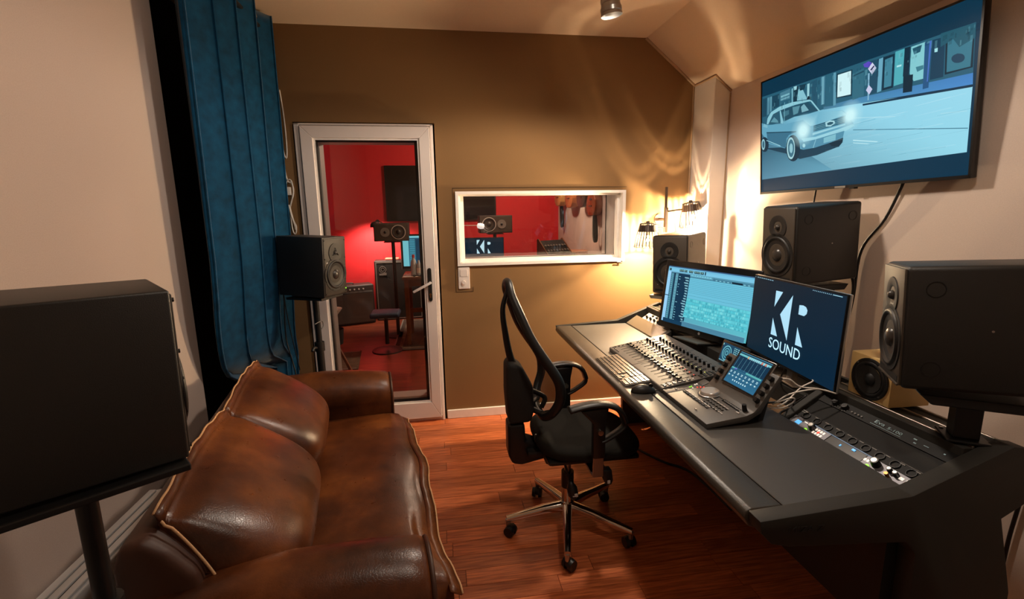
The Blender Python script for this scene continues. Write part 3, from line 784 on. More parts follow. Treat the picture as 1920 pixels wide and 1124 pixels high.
for i in range(51):
    p = pts[i]; t.append((b.verts.new((p[0]-.018, p[1], p[2]+.014)), b.verts.new((p[0]+.018, p[1], p[2]-.006+.004*math.sin(i*1.7)))))
for i in range(50): b.faces.new((t[i][0], t[i+1][0], t[i+1][1], t[i][1]))
fo = obj('seam_flange', b, 'leather', sc_, True); m_ = fo.modifiers.new('s', 'SOLIDIFY'); m_.thickness = .005
b = new(); tube(b, [(p[0]+.019, p[1], p[2]-.005+.004*math.sin(i*1.7)) for i, p in enumerate(pts)], .0032, 6, 0)
obj('seam_thread', b, 'thread', sc_, True)
# apron and frame
b = new(); box(b, -.66, .035, -.66, .66, .07, .262, .02, 3); obj('apron', b, 'leather_dark', sf, True, angle=50)
b = new(); prism(b, [(-.715, .06), (-.57, .06), (-.50, .45), (-.545, .69), (-.60, .765), (-.645, .805), (-.69, .795), (-.71, .74)], -.79, .58, 'xz', .022, 3); obj('back_frame', b, 'leather_dark', sf, True, angle=50)
# two loose back cushions, pinched along a seam on top
def back_cushion(yc, wd):
    def f(u, v):
        a = 2*PI*u
        e = 2*v-1
        k = (1-abs(e)**5)**.5 if abs(e) < 1 else 0
        top = .845 - .03*abs(e)**2
        ca, sa = math.cos(a), math.sin(a)
        # cross-section in x-z: a teardrop leaning back, pinched at the top
        x0 = -.505 - .115*(sa*.5+.5)
        th = (.205*(.42+.58*math.cos(sa*PI/2*.98)**.7) if True else 0)*(.28+.72*k)
        z = .40 + (top-.40)*(sa*.5+.5)
        if sa > .92: th *= .35
        x = x0 + th*ca*(1.0 if ca > 0 else .55)
        if ca > 0: x += .045*math.exp(-((z-.58)/.16)**2)*k
        y = yc + wd*.5*e*(1 + .05*math.cos(sa*PI/2))
        return (x, y, z)
    b = new(); gridsurf(b, f, 56, 30, True); b.verts.ensure_lookup_table()
    b.faces.new([b.verts[i] for i in range(56)]); b.faces.new([b.verts[len(b.verts)-56+i] for i in range(56)])
    o = obj('back_cushion', b, 'leather', sf, True)
    sub = o.modifiers.new('s', 'SUBSURF'); sub.levels = 1; sub.render_levels = 1
    # flange and thread of the seam: over the top and down the near end
    ed = []
    for i in range(25):
        v = i/24; p = f(.25, v); ed.append(Vector((p[0], p[1], p[2])))
    b = new(); q = []
    for i, p in enumerate(ed):
        q.append((b.verts.new((p.x, p.y, p.z-.012)), b.verts.new((p.x-.012, p.y, p.z+.020+.004*math.sin(i*1.3)))))
    for i in range(24): b.faces.new((q[i][0], q[i+1][0], q[i+1][1], q[i][1]))
    w_ = obj('seam_flange', b, 'leather', o, True); s_ = w_.modifiers.new('s', 'SOLIDIFY'); s_.thickness = .006
    b = new(); tube(b, [(p.x-.012, p.y, p.z+.021+.004*math.sin(i*1.3)) for i, p in enumerate(ed)], .0034, 6, 0)
    pe = [f(.25-.25*i/14*1.0, 0.0) for i in range(15)] if yc < 0 else [f(.25, 0), f(.245, 0)]
    tube(b, [(p[0]+.004, p[1]-.008, p[2]+.004) for p in pe], .0034, 6, 0)
    obj('seam_thread', b, 'thread', o, True)
back_cushion(-.405, .66)
back_cushion(.225, .62)
for x in (-.66, -.03):
    for yy in (-.80, .80):
        b = new(); cyl(b, (x, yy, 0), (x, yy, .065), .022, .028); obj('foot', b, 'black_plastic', sf, True, angle=40)
# ================================================================== loudspeakers
def ring(bm, c, ax, r0, r1, h, seg=28):
    lathe(bm, [(r0, 0), (r0, h), (r1, h), (r1, 0), (r0, 0)], c, ax, seg)
def speaker(label, w, h, d, pos, yaw, tilt, roll, style, group=None, plugs=True):
    t = thing('studio_monitor', label, 'loudspeaker', group=group)
    t.matrix_world = zrot_mtx(pos, R(yaw), R(tilt), R(roll)) @ Matrix.Translation((0, d/2, -h/2))
    F = -d/2; Z0 = h/2
    b = new(); box(b, -w/2, w/2, F, d/2, 0, h, .014 if style == 'A' else .005, 3)
    cab = obj('cabinet', b, 'black_vinyl', t, True, angle=45)
    b = new(); box(b, -w/2+.008, w/2-.008, F-.004, F+.003, .008, h-.008, .003, 2)
    bf = obj('baffle', b, 'speaker_front' if style == 'A' else 'speaker_grey', t, True, angle=45)
    zt = Z0 + h*.235; zw = Z0 - h*.13; rwf = w*.40; rt = w*.255
    Y = F-.004
    if style == 'A':
        b = new(); lathe(b, [(rt, 0), (rt*.98, .003), (rt*.6, .003), (rt*.42, -.001)], (0, Y, zt), (0, -1, 0), 32); lathe(b, [(rt*.45, -.001), (0, -.001)], (0, Y, zt), (0, -1, 0), 32)
        tp = obj('tweeter_plate', b, 'cone', t, True, angle=35)
    else:
        b = new(); lathe(b, [(rt*1.05, 0), (rt*1.05, .004), (rt*.5, .003), (0, .0)], (0, Y, zt), (0, -1, 0), 32)
        tp = obj('tweeter_plate', b, 'cone', t, True, angle=35)
        for k in range(3):
            a = PI/2+k*2*PI/3
            b = new(); tube(b, [(math.cos(a)*.008, Y-.012, zt+math.sin(a)*.008), (math.cos(a)*rt*.55, Y-.004, zt+math.sin(a)*rt*.55)], .0025, 6, 0); obj('guard_bar', b, 'rubber', tp)
    b = new(); lathe(b, [(0, .013), (.006, .012), (.011, .008), (.0135, .001)], (0, Y, zt), (0, -1, 0), 20); obj('dome', b, 'dome', tp, True)
    b = new(); ring(b, (0, Y, zw), (0, -1, 0), rwf*1.0, rwf*1.16, .003, 40)
    wf = obj('woofer_frame', b, 'cone', t, True, angle=35)
    b = new(); lathe(b, [(rwf*1.0, .003), (rwf*.96, .009), (rwf*.88, .009), (rwf*.80, .002)], (0, Y, zw), (0, -1, 0), 40); obj('surround', b, 'rubber', wf, True)
    b = new(); lathe(b, [(rwf*.80, .003), (rwf*.6, -.0), (rwf*.34, -.003), (rwf*.34, -.002)], (0, Y, zw), (0, -1, 0), 40); obj('cone', b, 'cone', wf, True)
    b = new(); lathe(b, [(rwf*.36, -.002), (rwf*.3, .006), (rwf*.17, .012), (0, .014)], (0, Y, zw), (0, -1, 0), 32); obj('dust_cap', b, 'dome', wf, True)
    if style == 'A':
        b = new(); box(b, -w*.40, w*.40, Y-.001, Y+.004, .014, .032); obj('port_slot', b, 'gap_black', t)
        b = new(); box(b, -w*.44, w*.44, Y-.004, Y+.002, .006, .013, .002); obj('port_lip', b, 'speaker_front', t)
        b = new(); text_on(b, 'DYNAUDIO', Matrix.Translation((w*.02, Y-.0006, .052)) @ FACE, width=.036); obj('badge', b, 'label_white', t)
        b = new(); cyl(b, (-w*.32, Y, .062), (-w*.32, Y-.001, .062), .0022); obj('led', b, 'led_white', t)
        for sx in (-1, 1):
            for yy, zz in ((F+.062, h-.062), (F+.062, .062), (d/2-.05, h-.062)):
                b = new(); ring(b, (sx*(w/2-.001), yy, zz), (sx, 0, 0), .0195, .0215, .0022); obj('plug_ring', b, 'rubber', cab)
            b = new(); cyl(b, (sx*w/2, .02, Z0), (sx*(w/2+.0012), .02, Z0), .003, seg=8); obj('side_screw', b, 'steel', cab)
    else:
        for k in range(8):
            a = PI/8+k*PI/4
            b = new(); cyl(b, (math.cos(a)*rwf*1.1, Y-.002, zw+math.sin(a)*rwf*1.1), (math.cos(a)*rwf*1.1, Y-.005, zw+math.sin(a)*rwf*1.1), .003, seg=8); obj('screw', b, 'rubber', wf)
        for sx in (-1, 1):
            for zz in (.02, h*.36, h*.64, h-.02):
                b = new(); cyl(b, (sx*w*.43, Y, zz), (sx*w*.43, Y-.003, zz), .0042, seg=8); obj('screw', b, 'rubber', t)
        b = new(); text_on(b, 'DYNAUDIO', Matrix.Translation((-w*.27, Y-.0006, Z0+h*.075)) @ FACE, width=.045, bold=.002); obj('badge', b, 'label_white', t)
        b = new(); cyl(b, (w*.42, Y, .035), (w*.42, Y-.003, .035), .0038, seg=10); obj('led', b, 'led_green', t)
    return t
G3 = 'studio monitors around the mixing desk'
SL_POS = (1.446, 2.835, 1.179)
speaker('black studio monitor under the wire wall lamps, in the far corner behind the bright screen', .231, .378, .357, SL_POS, -47.9, 1.5, -1.5, 'A')
SC_POS = (1.583, 2.038, 1.356)
speaker('black studio monitor directly below the wall television, above the dark logo screen', .22, .36, .34, SC_POS, -88.4, 3.7, .9, 'A')
SR_POS = (1.30, 1.167, 1.196)
speaker('black studio monitor at the right edge, its side turned to view over the rack gear', .209, .342, .323, SR_POS, -123.6, 2.9, -1.7, 'A')
speaker('black studio monitor on a pole between the blue curtain and the glass door', .21, .347, .315, (-.618, 2.896, 1.231), 64.8, 1.9, .9, 'B')
speaker('large black studio monitor nearest the camera, cut off by the left edge', .2, .33, .3, (-.556, 1.014, 1.237), 127.6, .9, -1.3, 'B')

def pole_stand(label, x, y, ztop, yaw, plate, knobz, base=None):
    t = thing('speaker_stand', label, 'stand', (x, y, 0), (0, 0, R(yaw)))
    b = new(); box(b, -plate[0]/2, plate[0]/2, -plate[1]/2, plate[1]/2, ztop-.016, ztop-.002, .003); obj('top_plate', b, 'black_plastic', t)
    b = new(); cyl(b, (0, 0, knobz-.1), (0, 0, ztop-.016), .0175); obj('inner_tube', b, 'black_plastic', t, True, angle=40)
    b = new(); cyl(b, (0, 0, .02), (0, 0, knobz), .0225); obj('pole', b, 'black_plastic', t, True, angle=40)
    b = new(); cyl(b, (0, 0, knobz-.045), (0, 0, knobz+.012), .029); cl = obj('collar', b, 'rubber', t, True, angle=40)
    b = new(); tube(b, [(-.028, 0, knobz-.02), (-.055, -.004, knobz-.012), (-.075, -.006, knobz-.028)], .009, 8); obj('clamp_lever', b, 'rubber', cl, True)
    b = new()
    if base: box(b, *base, 0, .02, .004); bmesh.ops.rotate(b, cent=(0, 0, 0), matrix=Matrix.Rotation(R(-yaw), 3, 'Z'), verts=b.verts)
    else: lathe(b, [(0, .024), (.05, .022), (.13, .01), (.135, 0), (0, 0)], seg=32)
    obj('base', b, 'black_plastic', t, True, angle=40)
    return t
st = pole_stand('black pole stand carrying the speaker beside the glass door', -.762, 2.966, 1.057-.002, 64.8, (.2, .25), .75)
b = new(); tube(b, [(.02, -.01, .84), (.034, -.012, .855), (.03, -.012, .885), (.0, -.02, .892), (-.05, -.02, .885)], .003, 6); obj('cable_clip', b, 'label_grey', st, True)
st = pole_stand('black pole stand carrying the nearest left speaker', -.682, .922, 1.068, 127.6, (.24, .3), .78, (-.2, .12, -.32, .03))
b = new(); tube(b, [(.036*math.cos(a), .036*math.sin(a), .742+.006*math.sin(a)) for a in [2*PI*i/16 for i in range(16)]], .006, 8, 2, True); obj('yellow_band', b, mat('band_yellow', (150, 160, 60), .5), st, True)
# cable behind the door side speaker
b = new(); tube(b, [(-.93, 2.99, 1.33), (-.945, 2.97, 1.22), (-.935, 2.95, 1.05), (-.94, 2.93, .8), (-.9, 2.92, .55), (-.88, 2.93, .1)], .004, 6)
tube(b, [(-.935, 2.95, 1.05), (-.915, 2.94, .85), (-.88, 2.93, .6)], .003, 6)
tag(obj('speaker_cable', b, 'cable_black', None, True), 'thin black cable hanging from the speaker beside the glass door', 'cable')
# desk-top columns
def column(label, x, y, z0, z1, yaw, wpl, foot=.05):
    t = thing('speaker_riser', label, 'stand', (x, y, z0), (0, 0, R(yaw)))
    H = z1-z0
    b = new(); box(b, -.026, .026, -.03, .03, .006, H-.014, .004); obj('column', b, 'black_plastic', t)
    b = new(); prism(b, [(-wpl[1]/2+.03, H-.03), (wpl[1]/2-.02, H-.03), (wpl[1]/2, H-.002), (-wpl[1]/2, H-.002)], -wpl[0]/2, wpl[0]/2, 'yz', .003, 1); obj('top_plate', b, 'black_plastic', t)
    b = new(); box(b, -foot, foot, -foot, foot, 0, .007, .002); ft = obj('foot_plate', b, 'black_plastic', t)
    b = new(); cyl(b, (-.036, -.036, .007), (-.036, -.036, .011), .006, seg=6); obj('bolt', b, 'steel', ft)
    return t
column('black square column clamped on the desk rails under the right-hand speaker', 1.455, 1.055, .874, 1.018, -123.6, (.17, .27), .048)
column('short black column on the desk rails carrying the corner speaker beneath the wire lamps', 1.505, 2.915, .872, .985, -47.9, (.18, .30), .045)
column('black column holding up the speaker below the television', 1.765, 2.044, 0, 1.172, -88.4, (.18, .29), .06)

# ================================================================== television
tv = thing('television', 'large black flat television on the right wall showing a blue-toned car film', 'television')
S_ = .9106
TVP = (2.076*S_, 2.275*S_, 1.53+(1.971-1.53)*S_)
TVM = zrot_mtx(TVP, R(-88.45), R(3.95), R(-.8))
tv.matrix_world = TVM
b = new(); box(b, -.56, .56, .0, .028, -.315, .315, .004, 2); obj('housing', b, 'tv_black', tv, True, angle=40)
b = new(); box(b, -.32, .32, .028, .055, -.28, .08, .01, 2); obj('rear_box', b, 'tv_black', tv)
b = new()
for q in ((-.56, .56, .307, .315), (-.56, .56, -.315, -.302), (-.56, -.552, -.315, .315), (.552, .56, -.315, .315)): box(b, q[0], q[1], -.003, .001, q[2], q[3])
obj('bezel', b, 'tv_black', tv)
P = Print(-.0002)
P.rect(-552, 552, -302, 307, (9, 50, 72))
for pts, c in TV_POLYS: P.poly([(max(-552, min(552, p[0])), p[1]) for p in pts], c)
rt_ = random.Random(11)
def tvl(a, b_, t): return (a[0]+(b_[0]-a[0])*t, a[1]+(b_[1]-a[1])*t)
for k in range(150):      # grain of the street fronts
    u = rt_.random(); x = -545+1090*u; z0 = 40+120*u**.8; z1 = 205
    z = z0+(z1-z0)*rt_.random(); w2 = 3+rt_.random()*9; h2 = 6+rt_.random()*22
    if -540 < x < -120 and z < 120: continue
    P.poly([(x, z), (min(x+w2, 550), z+.5), (min(x+w2, 550), min(z+h2, 214)), (x, min(z+h2, 213))], (120, 190, 205) if rt_.random() < .45 else (8, 36, 52), .10+.18*rt_.random())
for k in range(46):       # streaks on the road
    u = -.1+rt_.random(); z = -205+rt_.random()*190; x0 = -120+rt_.random()*560; l_ = 40+rt_.random()*160
    P.poly([(x0, z), (min(x0+l_, 545), z+2.5), (min(x0+l_, 545), z+4.5), (x0, z+1)], (205, 240, 248) if rt_.random() < .6 else (70, 130, 152), .10+.22*rt_.random())
for (c, r), a in zip(TV_GLOW, (1.0, 1.0)): P.glow(c, r*1.25, (205, 245, 248), a)
P.build('display', 'screen', tv)
b = new(); box(b, -.03, .03, -.004, -.001, -.313, -.304); obj('badge', b, 'label_grey', tv)
b = new(); box(b, .05, .075, -.002, .02, -.322, -.314); obj('sensor', b, 'tv_black', tv)
b = new(); box(b, -.2, .2, .055, .075, -.12, .06); obj('wall_bracket', b, 'black_plastic', tv)
b = new(); tube(b, [(1.965, 1.80, 1.63), (1.972, 1.87, 1.475), (1.974, 1.975, 1.325), (1.975, 1.99, 1.1), (1.972, 2.01, .90), (1.972, 2.03, .6), (1.96, 2.0, .3)], .0065, 8)
tag(obj('power_cable', b, 'cable_black', None, True), 'black cable running down the right wall below the television', 'cable')
b = new(); tube(b, [(1.95, 2.255, 1.66), (1.955, 2.268, 1.62), (1.958, 2.28, 1.50), (1.95, 2.25, 1.3)], .004, 8)
tag(obj('signal_cable', b, 'cable_black', None, True), 'short thin black cable between television and the speaker below it', 'cable')
b = new(); tube(b, [(1.925, 2.0, 1.19), (1.945, 1.985, 1.205), (1.955, 1.975, 1.12), (1.95, 2.0, .95), (1.955, 2.03, .8)], .007, 8); tube(b, [(1.90, 2.03, 1.165), (1.905, 2.04, 1.05), (1.90, 2.08, .9)], .004, 6)
tag(obj('speaker_cable', b, 'cable_black', None, True), 'black cables dropping from the back of the speaker below the television', 'cable')

# ================================================================== computer monitors
ml = thing('computer_monitor', 'wide black glass monitor showing a light blue multitrack timeline', 'monitor')
MLM = zrot_mtx((1.431, 2.387, 1.027), R(-73.2), R(-7.5), R(.33)); ml.matrix_world = MLM @ Matrix.Translation((0, 0, -.205))
b = new(); box(b, -.325, .325, 0, .012, 0, .41, .006, 3); obj('glass_front', b, 'tv_black', ml, True, angle=40)
b = new(); box(b, -.323, .323, .010, .034, .004, .406, .012, 3); obj('rear_shell', b, 'alu', ml, True, angle=40)
b = new(); lathe(b, [(0, 0), (.0075, 0), (.0075, .0006), (0, .0006)], (0, 0, .021), (0, -1, 0), 16); obj('emblem', b, 'label_white', ml)
P = Print(-.0004)
rp = random.Random(5)
sx0, sx1, sz0, sz1 = -298.5, 298.5, 39, 375      # mm
W_, H_ = sx1-sx0, sz1-sz0
VIS = .955
def fr(u0, u1, v0, v1, c): P.rect(sx0+W_*u0, sx0+W_*u1, sz1-H_*v1, sz1-H_*v0, c)
P.poly([(sx0,sz0),(sx1,sz0),(sx1,sz1),(sx0,sz1)], [(84,160,180),(92,186,198),(108,190,214),(104,184,214)])
fr(0, 1, 0, .018, (58, 92, 128)); fr(0, 1, .018, .045, (112, 186, 220)); fr(0, 1, .045, .098, (122, 196, 226))
for u0, u1 in ((.012, .04), (.148, .205), (.21, .25), (.27, .32), (.335, .405), (.41, .45)): fr(u0, u1, .04, .082, (52, 84, 96))
for k in range(14): fr(.155+k*.021, .165+k*.021, .048, .062, (150, 196, 180))
fr(.462, .475, .03, .085, (24, 44, 60))
fr(0, .046, .095, 1, (146, 204, 240)); fr(0, .046, .52, .535, (40, 80, 110))
for k in range(26): fr(.004, .03, .12+k*.032, .126+k*.032, (170, 218, 244))
fr(.046, .30, .095, 1, (16, 52, 78))
fr(.052, .085, .12, .94, (78, 140, 160))
for k in range(24): fr(.055, .082, .13+k*.034, .134+k*.034, (40, 84, 108)); fr(.058, .07, .142+k*.034, .15+k*.034, (130, 190, 200))
fr(.11, .145, .12, .95, (96, 158, 176))
for k in range(16): fr(.112, .143, .14+k*.05, .145+k*.05, (60, 110, 134))
fr(.046, .30, .095, .112, (100, 160, 190))
for k in range(18):
    v = .16+k*.045
    if rp.random() < .85: fr(.158, .158+.01+.012*rp.random(), v, v+.012, (128, 190, 206))
    if rp.random() < .9:
        l = .025+.03*rp.random(); fr(.285-l, .285, v+.003, v+.016, (150, 206, 220)); fr(.285-l*.8, .292, v+.02, v+.026, (110, 170, 190))
    fr(.15, .30, v+.034, v+.036, (8, 32, 52))
fr(.30, 1, .095, .155, (84, 146, 170)); fr(.30, .56, .105, .13, (120, 196, 218)); fr(.30, 1, .150, .156, (40, 84, 104))
for k in range(10): fr(.31+k*.03, .32+k*.03, .112, .12, (60, 110, 130))
fr(.57, 1, .118, .152, (66, 122, 146))
for k in range(9):
    u = .6+k*.042; fr(u, u+.02, .135, .148, (130, 200, 216))
fr(.775, .885, .125, .150, (14, 34, 48))
v = .16
rows = [.028]*9 + [.05]*7 + [.04]*2
for i, hh in enumerate(rows):
    if v+hh > .925: break
    base = (106, 190, 216) if v < .47 else ((98, 204, 216) if i % 2 else (84, 196, 210))
    fr(.30, 1, v, v+hh-.004, base); fr(.30, 1, v+hh-.004, v+hh-.001, (66, 134, 156))
    if v > .5:
        u = .31+rp.random()*.06
        while u < .96:
            l = .008+rp.random()*.03
            if rp.random() < .7: fr(u, u+l, v+.006, v+hh-.008, (74, 178, 194) if rp.random() < .6 else (120, 216, 224))
            for q in range(2): x_ = u+rp.random()*l; fr(x_, x_+.0015, v+.004, v+hh-.006, (52, 140, 160))
            u += l+.004+rp.random()*.012
    v += hh
fr(.30, 1, .915, 1, (74, 130, 156)); fr(.30, 1, .912, .917, (120, 190, 206))
fr(.046, .30, .93, 1, (18, 60, 88)); fr(.29, .295, .90, .908, (200, 235, 240))
P.build('display', 'screen', ml)
b = new(); prism(b, [(.042, .14), (.042, .05), (.10, -.020), (-.10, -.020), (-.10, -.014), (.085, -.014), (.033, .05), (.033, .14)], -.09, .09, 'yz'); obj('stand', b, 'alu', ml)

mr_ = thing('computer_monitor', 'dark blue monitor with the white KR SOUND logo beside the timeline screen', 'monitor')
MRM = zrot_mtx((1.424, 1.727, 1.044), R(-97.4), R(-2.7), R(-.63)); mr_.matrix_world = MRM @ Matrix.Translation((0, 0, -.182))
b = new(); box(b, -.307, .307, 0, .010, 0, .364, .003, 2); obj('front_bezel', b, 'tv_black', mr_, True, angle=40)
b = new(); box(b, -.3075, .3075, .008, .020, -.0005, .3645, .004, 2); obj('rear_shell', b, 'silver', mr_, True, angle=40)
b = new(); box(b, -.14, .14, .02, .05, .05, .28, .01, 2); obj('rear_box', b, 'black_plastic', mr_)
P = Print(-.0002)
P.poly([(-303,-172),(303,-172),(303,176),(-303,176)], [(5,34,50),(6,36,58),(6,34,52),(4,26,38)])
LC = (176, 224, 246)
for q in KR_POLYS: P.poly(q, LC)
for k in range(9): P.rect(-298+k*17, -298+k*17+(4 if k == 0 else 12), 169.2, 172, (150, 196, 214))
for k in range(11): P.rect(120+k*10, 124+k*10, 167.4, 171, (150, 196, 214))
P.rect(232, 282, 168, 171, (150, 196, 214))
o = P.build('display', 'screen', mr_); o.location = (0, 0, .182)
b = new(); text_on(b, 'SOUND', Matrix.Translation((-.0115, -.0028, -.100+.182)) @ FACE, width=.222, height=.0455, ext=.0001)
tx = obj('logo_lettering', b, mat('logo_light', (176, 224, 246), .4, emit=(176, 224, 246)), mr_)
b = new(); box(b, -.02, .02, .03, .055, -.058, .12, .003); box(b, -.08, .08, -.0, .11, -.062, -.055, .003); obj('stand', b, 'steel', mr_)
# ================================================================== mixing desk
def objw(name, bm, m, parent, smooth=False, angle=None):
    bmesh.ops.translate(bm, vec=-Vector(parent_org(parent)), verts=bm.verts)
    return obj(name, bm, m, parent, smooth, angle=angle)
def parent_org(p):
    v = Vector((0,0,0))
    while p is not None: v += p.location; p = p.parent
    return v
dk = thing('mixing_desk', 'long black studio desk with padded front edge and sunken rack bays', 'desk', (1.2, 2.03, 0))
prof = [(.762, .757), (.768, .722), (.80, .688), (.85, .674), (1.20, .642), (1.235, .60), (1.255, .0), (1.575, .0), (1.575, .43), (1.50, .675), (1.575, .715), (1.572, .860), (1.545, .880), (1.498, .890), (1.20, .778)]
for (ya, yb) in ((.958, 1.008), (3.062, 3.10)):
    b = new(); prism(b, prof, ya, yb, 'xz', .004, 2); sd = objw('side_panel', b, 'desk_side', dk, True, 35)
    if ya < 1:
        b = new(); text_on(b, 'MIZA Z', Matrix.Translation((.895, .9575, .722)) @ Matrix.Rotation(R(3), 4, 'Y') @ FACE, width=.10, height=.016, ext=.001); objw('raised_lettering', b, 'desk_dark', sd)
b = new(); prism(b, [(.752, .735), (.757, .752), (.772, .759), (.861, .759), (.861, .70), (.80, .694), (.768, .708)], 1.009, 3.061, 'xz', .004, 2); objw('padded_edge', b, 'desk_edge', dk, True, 50)
b = new(); box(b, .867, 1.252, 1.009, 3.061, .712, .757, .002, 1); objw('worktop', b, 'desk_black', dk)
b = new(); box(b, .859, .869, 1.009, 3.061, .70, .748); objw('groove', b, 'gap_black', dk)
b = new(); box(b, 1.20, 1.24, 1.009, 3.061, .30, .712); box(b, 1.24, 1.56, 1.009, 3.061, .60, .615); objw('underframe', b, 'desk_dark', dk)
b = new(); box(b, 1.556, 1.572, 1.009, 3.061, .02, .862); objw('back_board', b, 'desk_dark', dk)  # carried down to the floor to keep the space under the desk dark
SL = (.862-.757)/(1.415-1.252)
def slope_bar(x0, x1, ya, yb, th=.03):
    b = new(); z0 = .757+(x0-1.252)*SL; z1 = .757+(x1-1.252)*SL
    prism(b, [(x0, z0), (x1, z1), (x1, z1-th), (x0, z0-th)], ya, yb, 'xz', .002, 1); return b
for ya, yb in ((1.487, 1.517), (2.575, 2.605)): 
    b = slope_bar(1.252, 1.405 if ya < 2 else 1.345, ya, yb, .10); objw('bay_divider', b, 'desk_side', dk)
for ya, yb, zt in ((1.009, 1.517, .868), (1.517, 2.605, .795), (2.605, 3.061, .868)):
    b = new(); box(b, 1.405, 1.432, ya, yb, .64, zt, .002); objw('rack_rear_rim', b, 'desk_side', dk)
    b = new(); box(b, 1.432, 1.556, ya, yb, zt-.06, zt-.004); objw('top_rail_bed', b, 'desk_side', dk)
for x in (1.436, 1.492, 1.546):
    for ya, yb in ((1.011, 1.515), (2.607, 3.059)):
        b = new(); box(b, x, x+.007, ya, yb, .862, .870, .001, 1); objw('slotted_rail', b, 'alu', dk)
# bays: floors
b = new(); box(b, 1.252, 1.405, 1.517, 2.05, .70, .712); objw('bay_floor', b, 'bay_wood', dk)
b = new(); box(b, 1.252, 1.405, 2.05, 2.575, .64, .65); box(b, 1.252, 1.405, 2.605, 3.061, .64, .65); box(b, 1.252, 1.405, 1.009, 1.487, .64, .65); objw('bay_pit', b, 'pit_black', dk)
b = slope_bar(1.258, 1.335, 2.608, 3.058, .012); objw('lit_bay_cover', b, 'lit_bay_cover', dk)
# gear in the left bay corner
pg = thing('patch_unit', 'pale faceplate unit with dark knobs in the far bay behind the timeline monitor', 'audio unit', (1.37, 2.86, .65))
b = new(); prism(b, [(1.34, .79), (1.402, .832), (1.402, .65), (1.34, .65)], 2.70, 3.01, 'xz'); objw('faceplate', b, 'label_white', pg)
for k in range(5):
    b = new(); cyl(b, (1.368, 2.74+k*.055, .808), (1.360, 2.74+k*.055, .826), .009, .007); objw('knob', b, 'knob_black', pg, True, 40)
for k in range(4):
    b = new(); box(b, 1.385, 1.395, 2.75+k*.055, 2.765+k*.055, .815, .833); objw('toggle', b, 'knob_black', pg)
# ---- rack units of the right bay (plane recessed under the rim)
def onslope(s, y, up=0.0, drop=.012):
    L = math.hypot(.153, .153*SL); ux, uz = .153/L, .153*SL/L
    return Vector((1.254+ux*s*L - uz*up, y, .757-drop+uz*s*L + ux*up))
def slope_box(bm, s0, s1, y0, y1, up0, up1, drop=.012):
    vs = []
    for u in (up0, up1):
        for s, y in ((s0,y0),(s1,y0),(s1,y1),(s0,y1)): vs.append(bm.verts.new(onslope(s, y, u, drop)))
    for f in ((0,3,2,1),(4,5,6,7),(0,1,5,4),(1,2,6,5),(2,3,7,6),(3,0,4,7)): bm.faces.new([vs[i] for i in f])
NRM = (onslope(0,0,1)-onslope(0,0,0)).normalized()
def knob_on(parent, s, y, r, h, m='knob_black', cap=None):
    p = onslope(s, y, .002)
    b = new(); cyl(b, p, p+NRM*h, r, r*.86, 18); k = objw('knob', b, m, parent, True, 40)
    if cap:
        b = new(); cyl(b, p+NRM*h, p+NRM*(h+.001), r*.6, seg=18); objw('knob_cap', b, cap, k)
    return k
ru = thing('audio_interface', 'silver and black rack interface with lit knobs along the front of the right bay', 'rack unit', (1.27, 1.25, .65))
b = new(); slope_box(b, 0, .235, 1.012, 1.484, -.08, 0); objw('chassis', b, 'knob_black', ru)
b = new(); slope_box(b, .005, .225, 1.318, 1.482, 0, .0025); objw('faceplate', b, 'panel_silver', ru)
b = new(); slope_box(b, .005, .225, 1.015, 1.175, 0, .0025); objw('faceplate', b, 'panel_silver', ru)
b = new(); slope_box(b, .02, .21, 1.178, 1.315, 0, .0015); objw('dark_display', b, 'tv_black', ru)
b = new(); slope_box(b, .215, .23, 1.15, 1.40, .001, .003); objw('blue_edge', b, mat('edge_blue', (90, 120, 150), .4, emit=(60, 90, 120), estr=.5), ru)
b = new(); slope_box(b, .06, .15, 1.437, 1.457, .002, .004); objw('blue_badge', b, 'led_blue', ru)
knob_on(ru, .14, 1.385, .0125, .02, cap='silver'); knob_on(ru, .14, 1.135, .0135, .022, cap='silver')
knob_on(ru, .16, 1.092, .008, .016, cap='silver'); knob_on(ru, .15, 1.072, .008, .016, cap='silver')
for y in (1.398, 1.149):
    b = new(); p = onslope(.03, y, .003); cyl(b, p, p+NRM*.004, .006, seg=12); objw('green_led', b, 'led_green', ru)
b = new(); p = onslope(.06, 1.086, .002); cyl(b, p, p+NRM*.016, .0055, seg=12); objw('jack_plug', b, 'brass', ru, True, 40)
b = new()
for i in range(4):
    for j in range(2): slope_box(b, .05+j*.08, .10+j*.08, 1.335+i*.011, 1.341+i*.011, .002, .004)
for i in range(2): slope_box(b, .10, .15, 1.158+i*.010, 1.165+i*.010, .002, .004)
for i in range(2): slope_box(b, .12, .17, 1.03+i*.02, 1.042+i*.02, .002, .0045)
slope_box(b, .17, .19, 1.41, 1.43, .002, .003)
objw('lit_buttons', b, 'led_white', ru)
b = new(); slope_box(b, .09, .14, 1.352, 1.359, .003, .005); objw('red_led', b, 'led_red', ru)
b = new(); slope_box(b, .10, .14, 1.262, 1.266, .002, .004); slope_box(b, .15, .19, 1.215, 1.226, .002, .004); objw('blue_led', b, 'led_blue', ru)
pr = thing('preamp_unit', 'black vented rack unit with a row of pale marks above the silver interface', 'rack unit', (1.3, 1.25, .65))
b = new(); slope_box(b, .24, .42, 1.012, 1.484, -.08, -.001); objw('faceplate', b, 'rack_black', pr)
for k in range(9):
    b = new(); y = 1.45-k*.0495; p = onslope(.32, y, -.001)
    lathe(b, [(.012, 0), (.012, .004), (.014, .004), (.014, 0)], p, NRM, 14); objw('socket_ring', b, 'rubber', pr, True, 40)
b = new()
for k in range(10): slope_box(b, .385, .40, 1.452-k*.046, 1.468-k*.046, -.001, .0005)
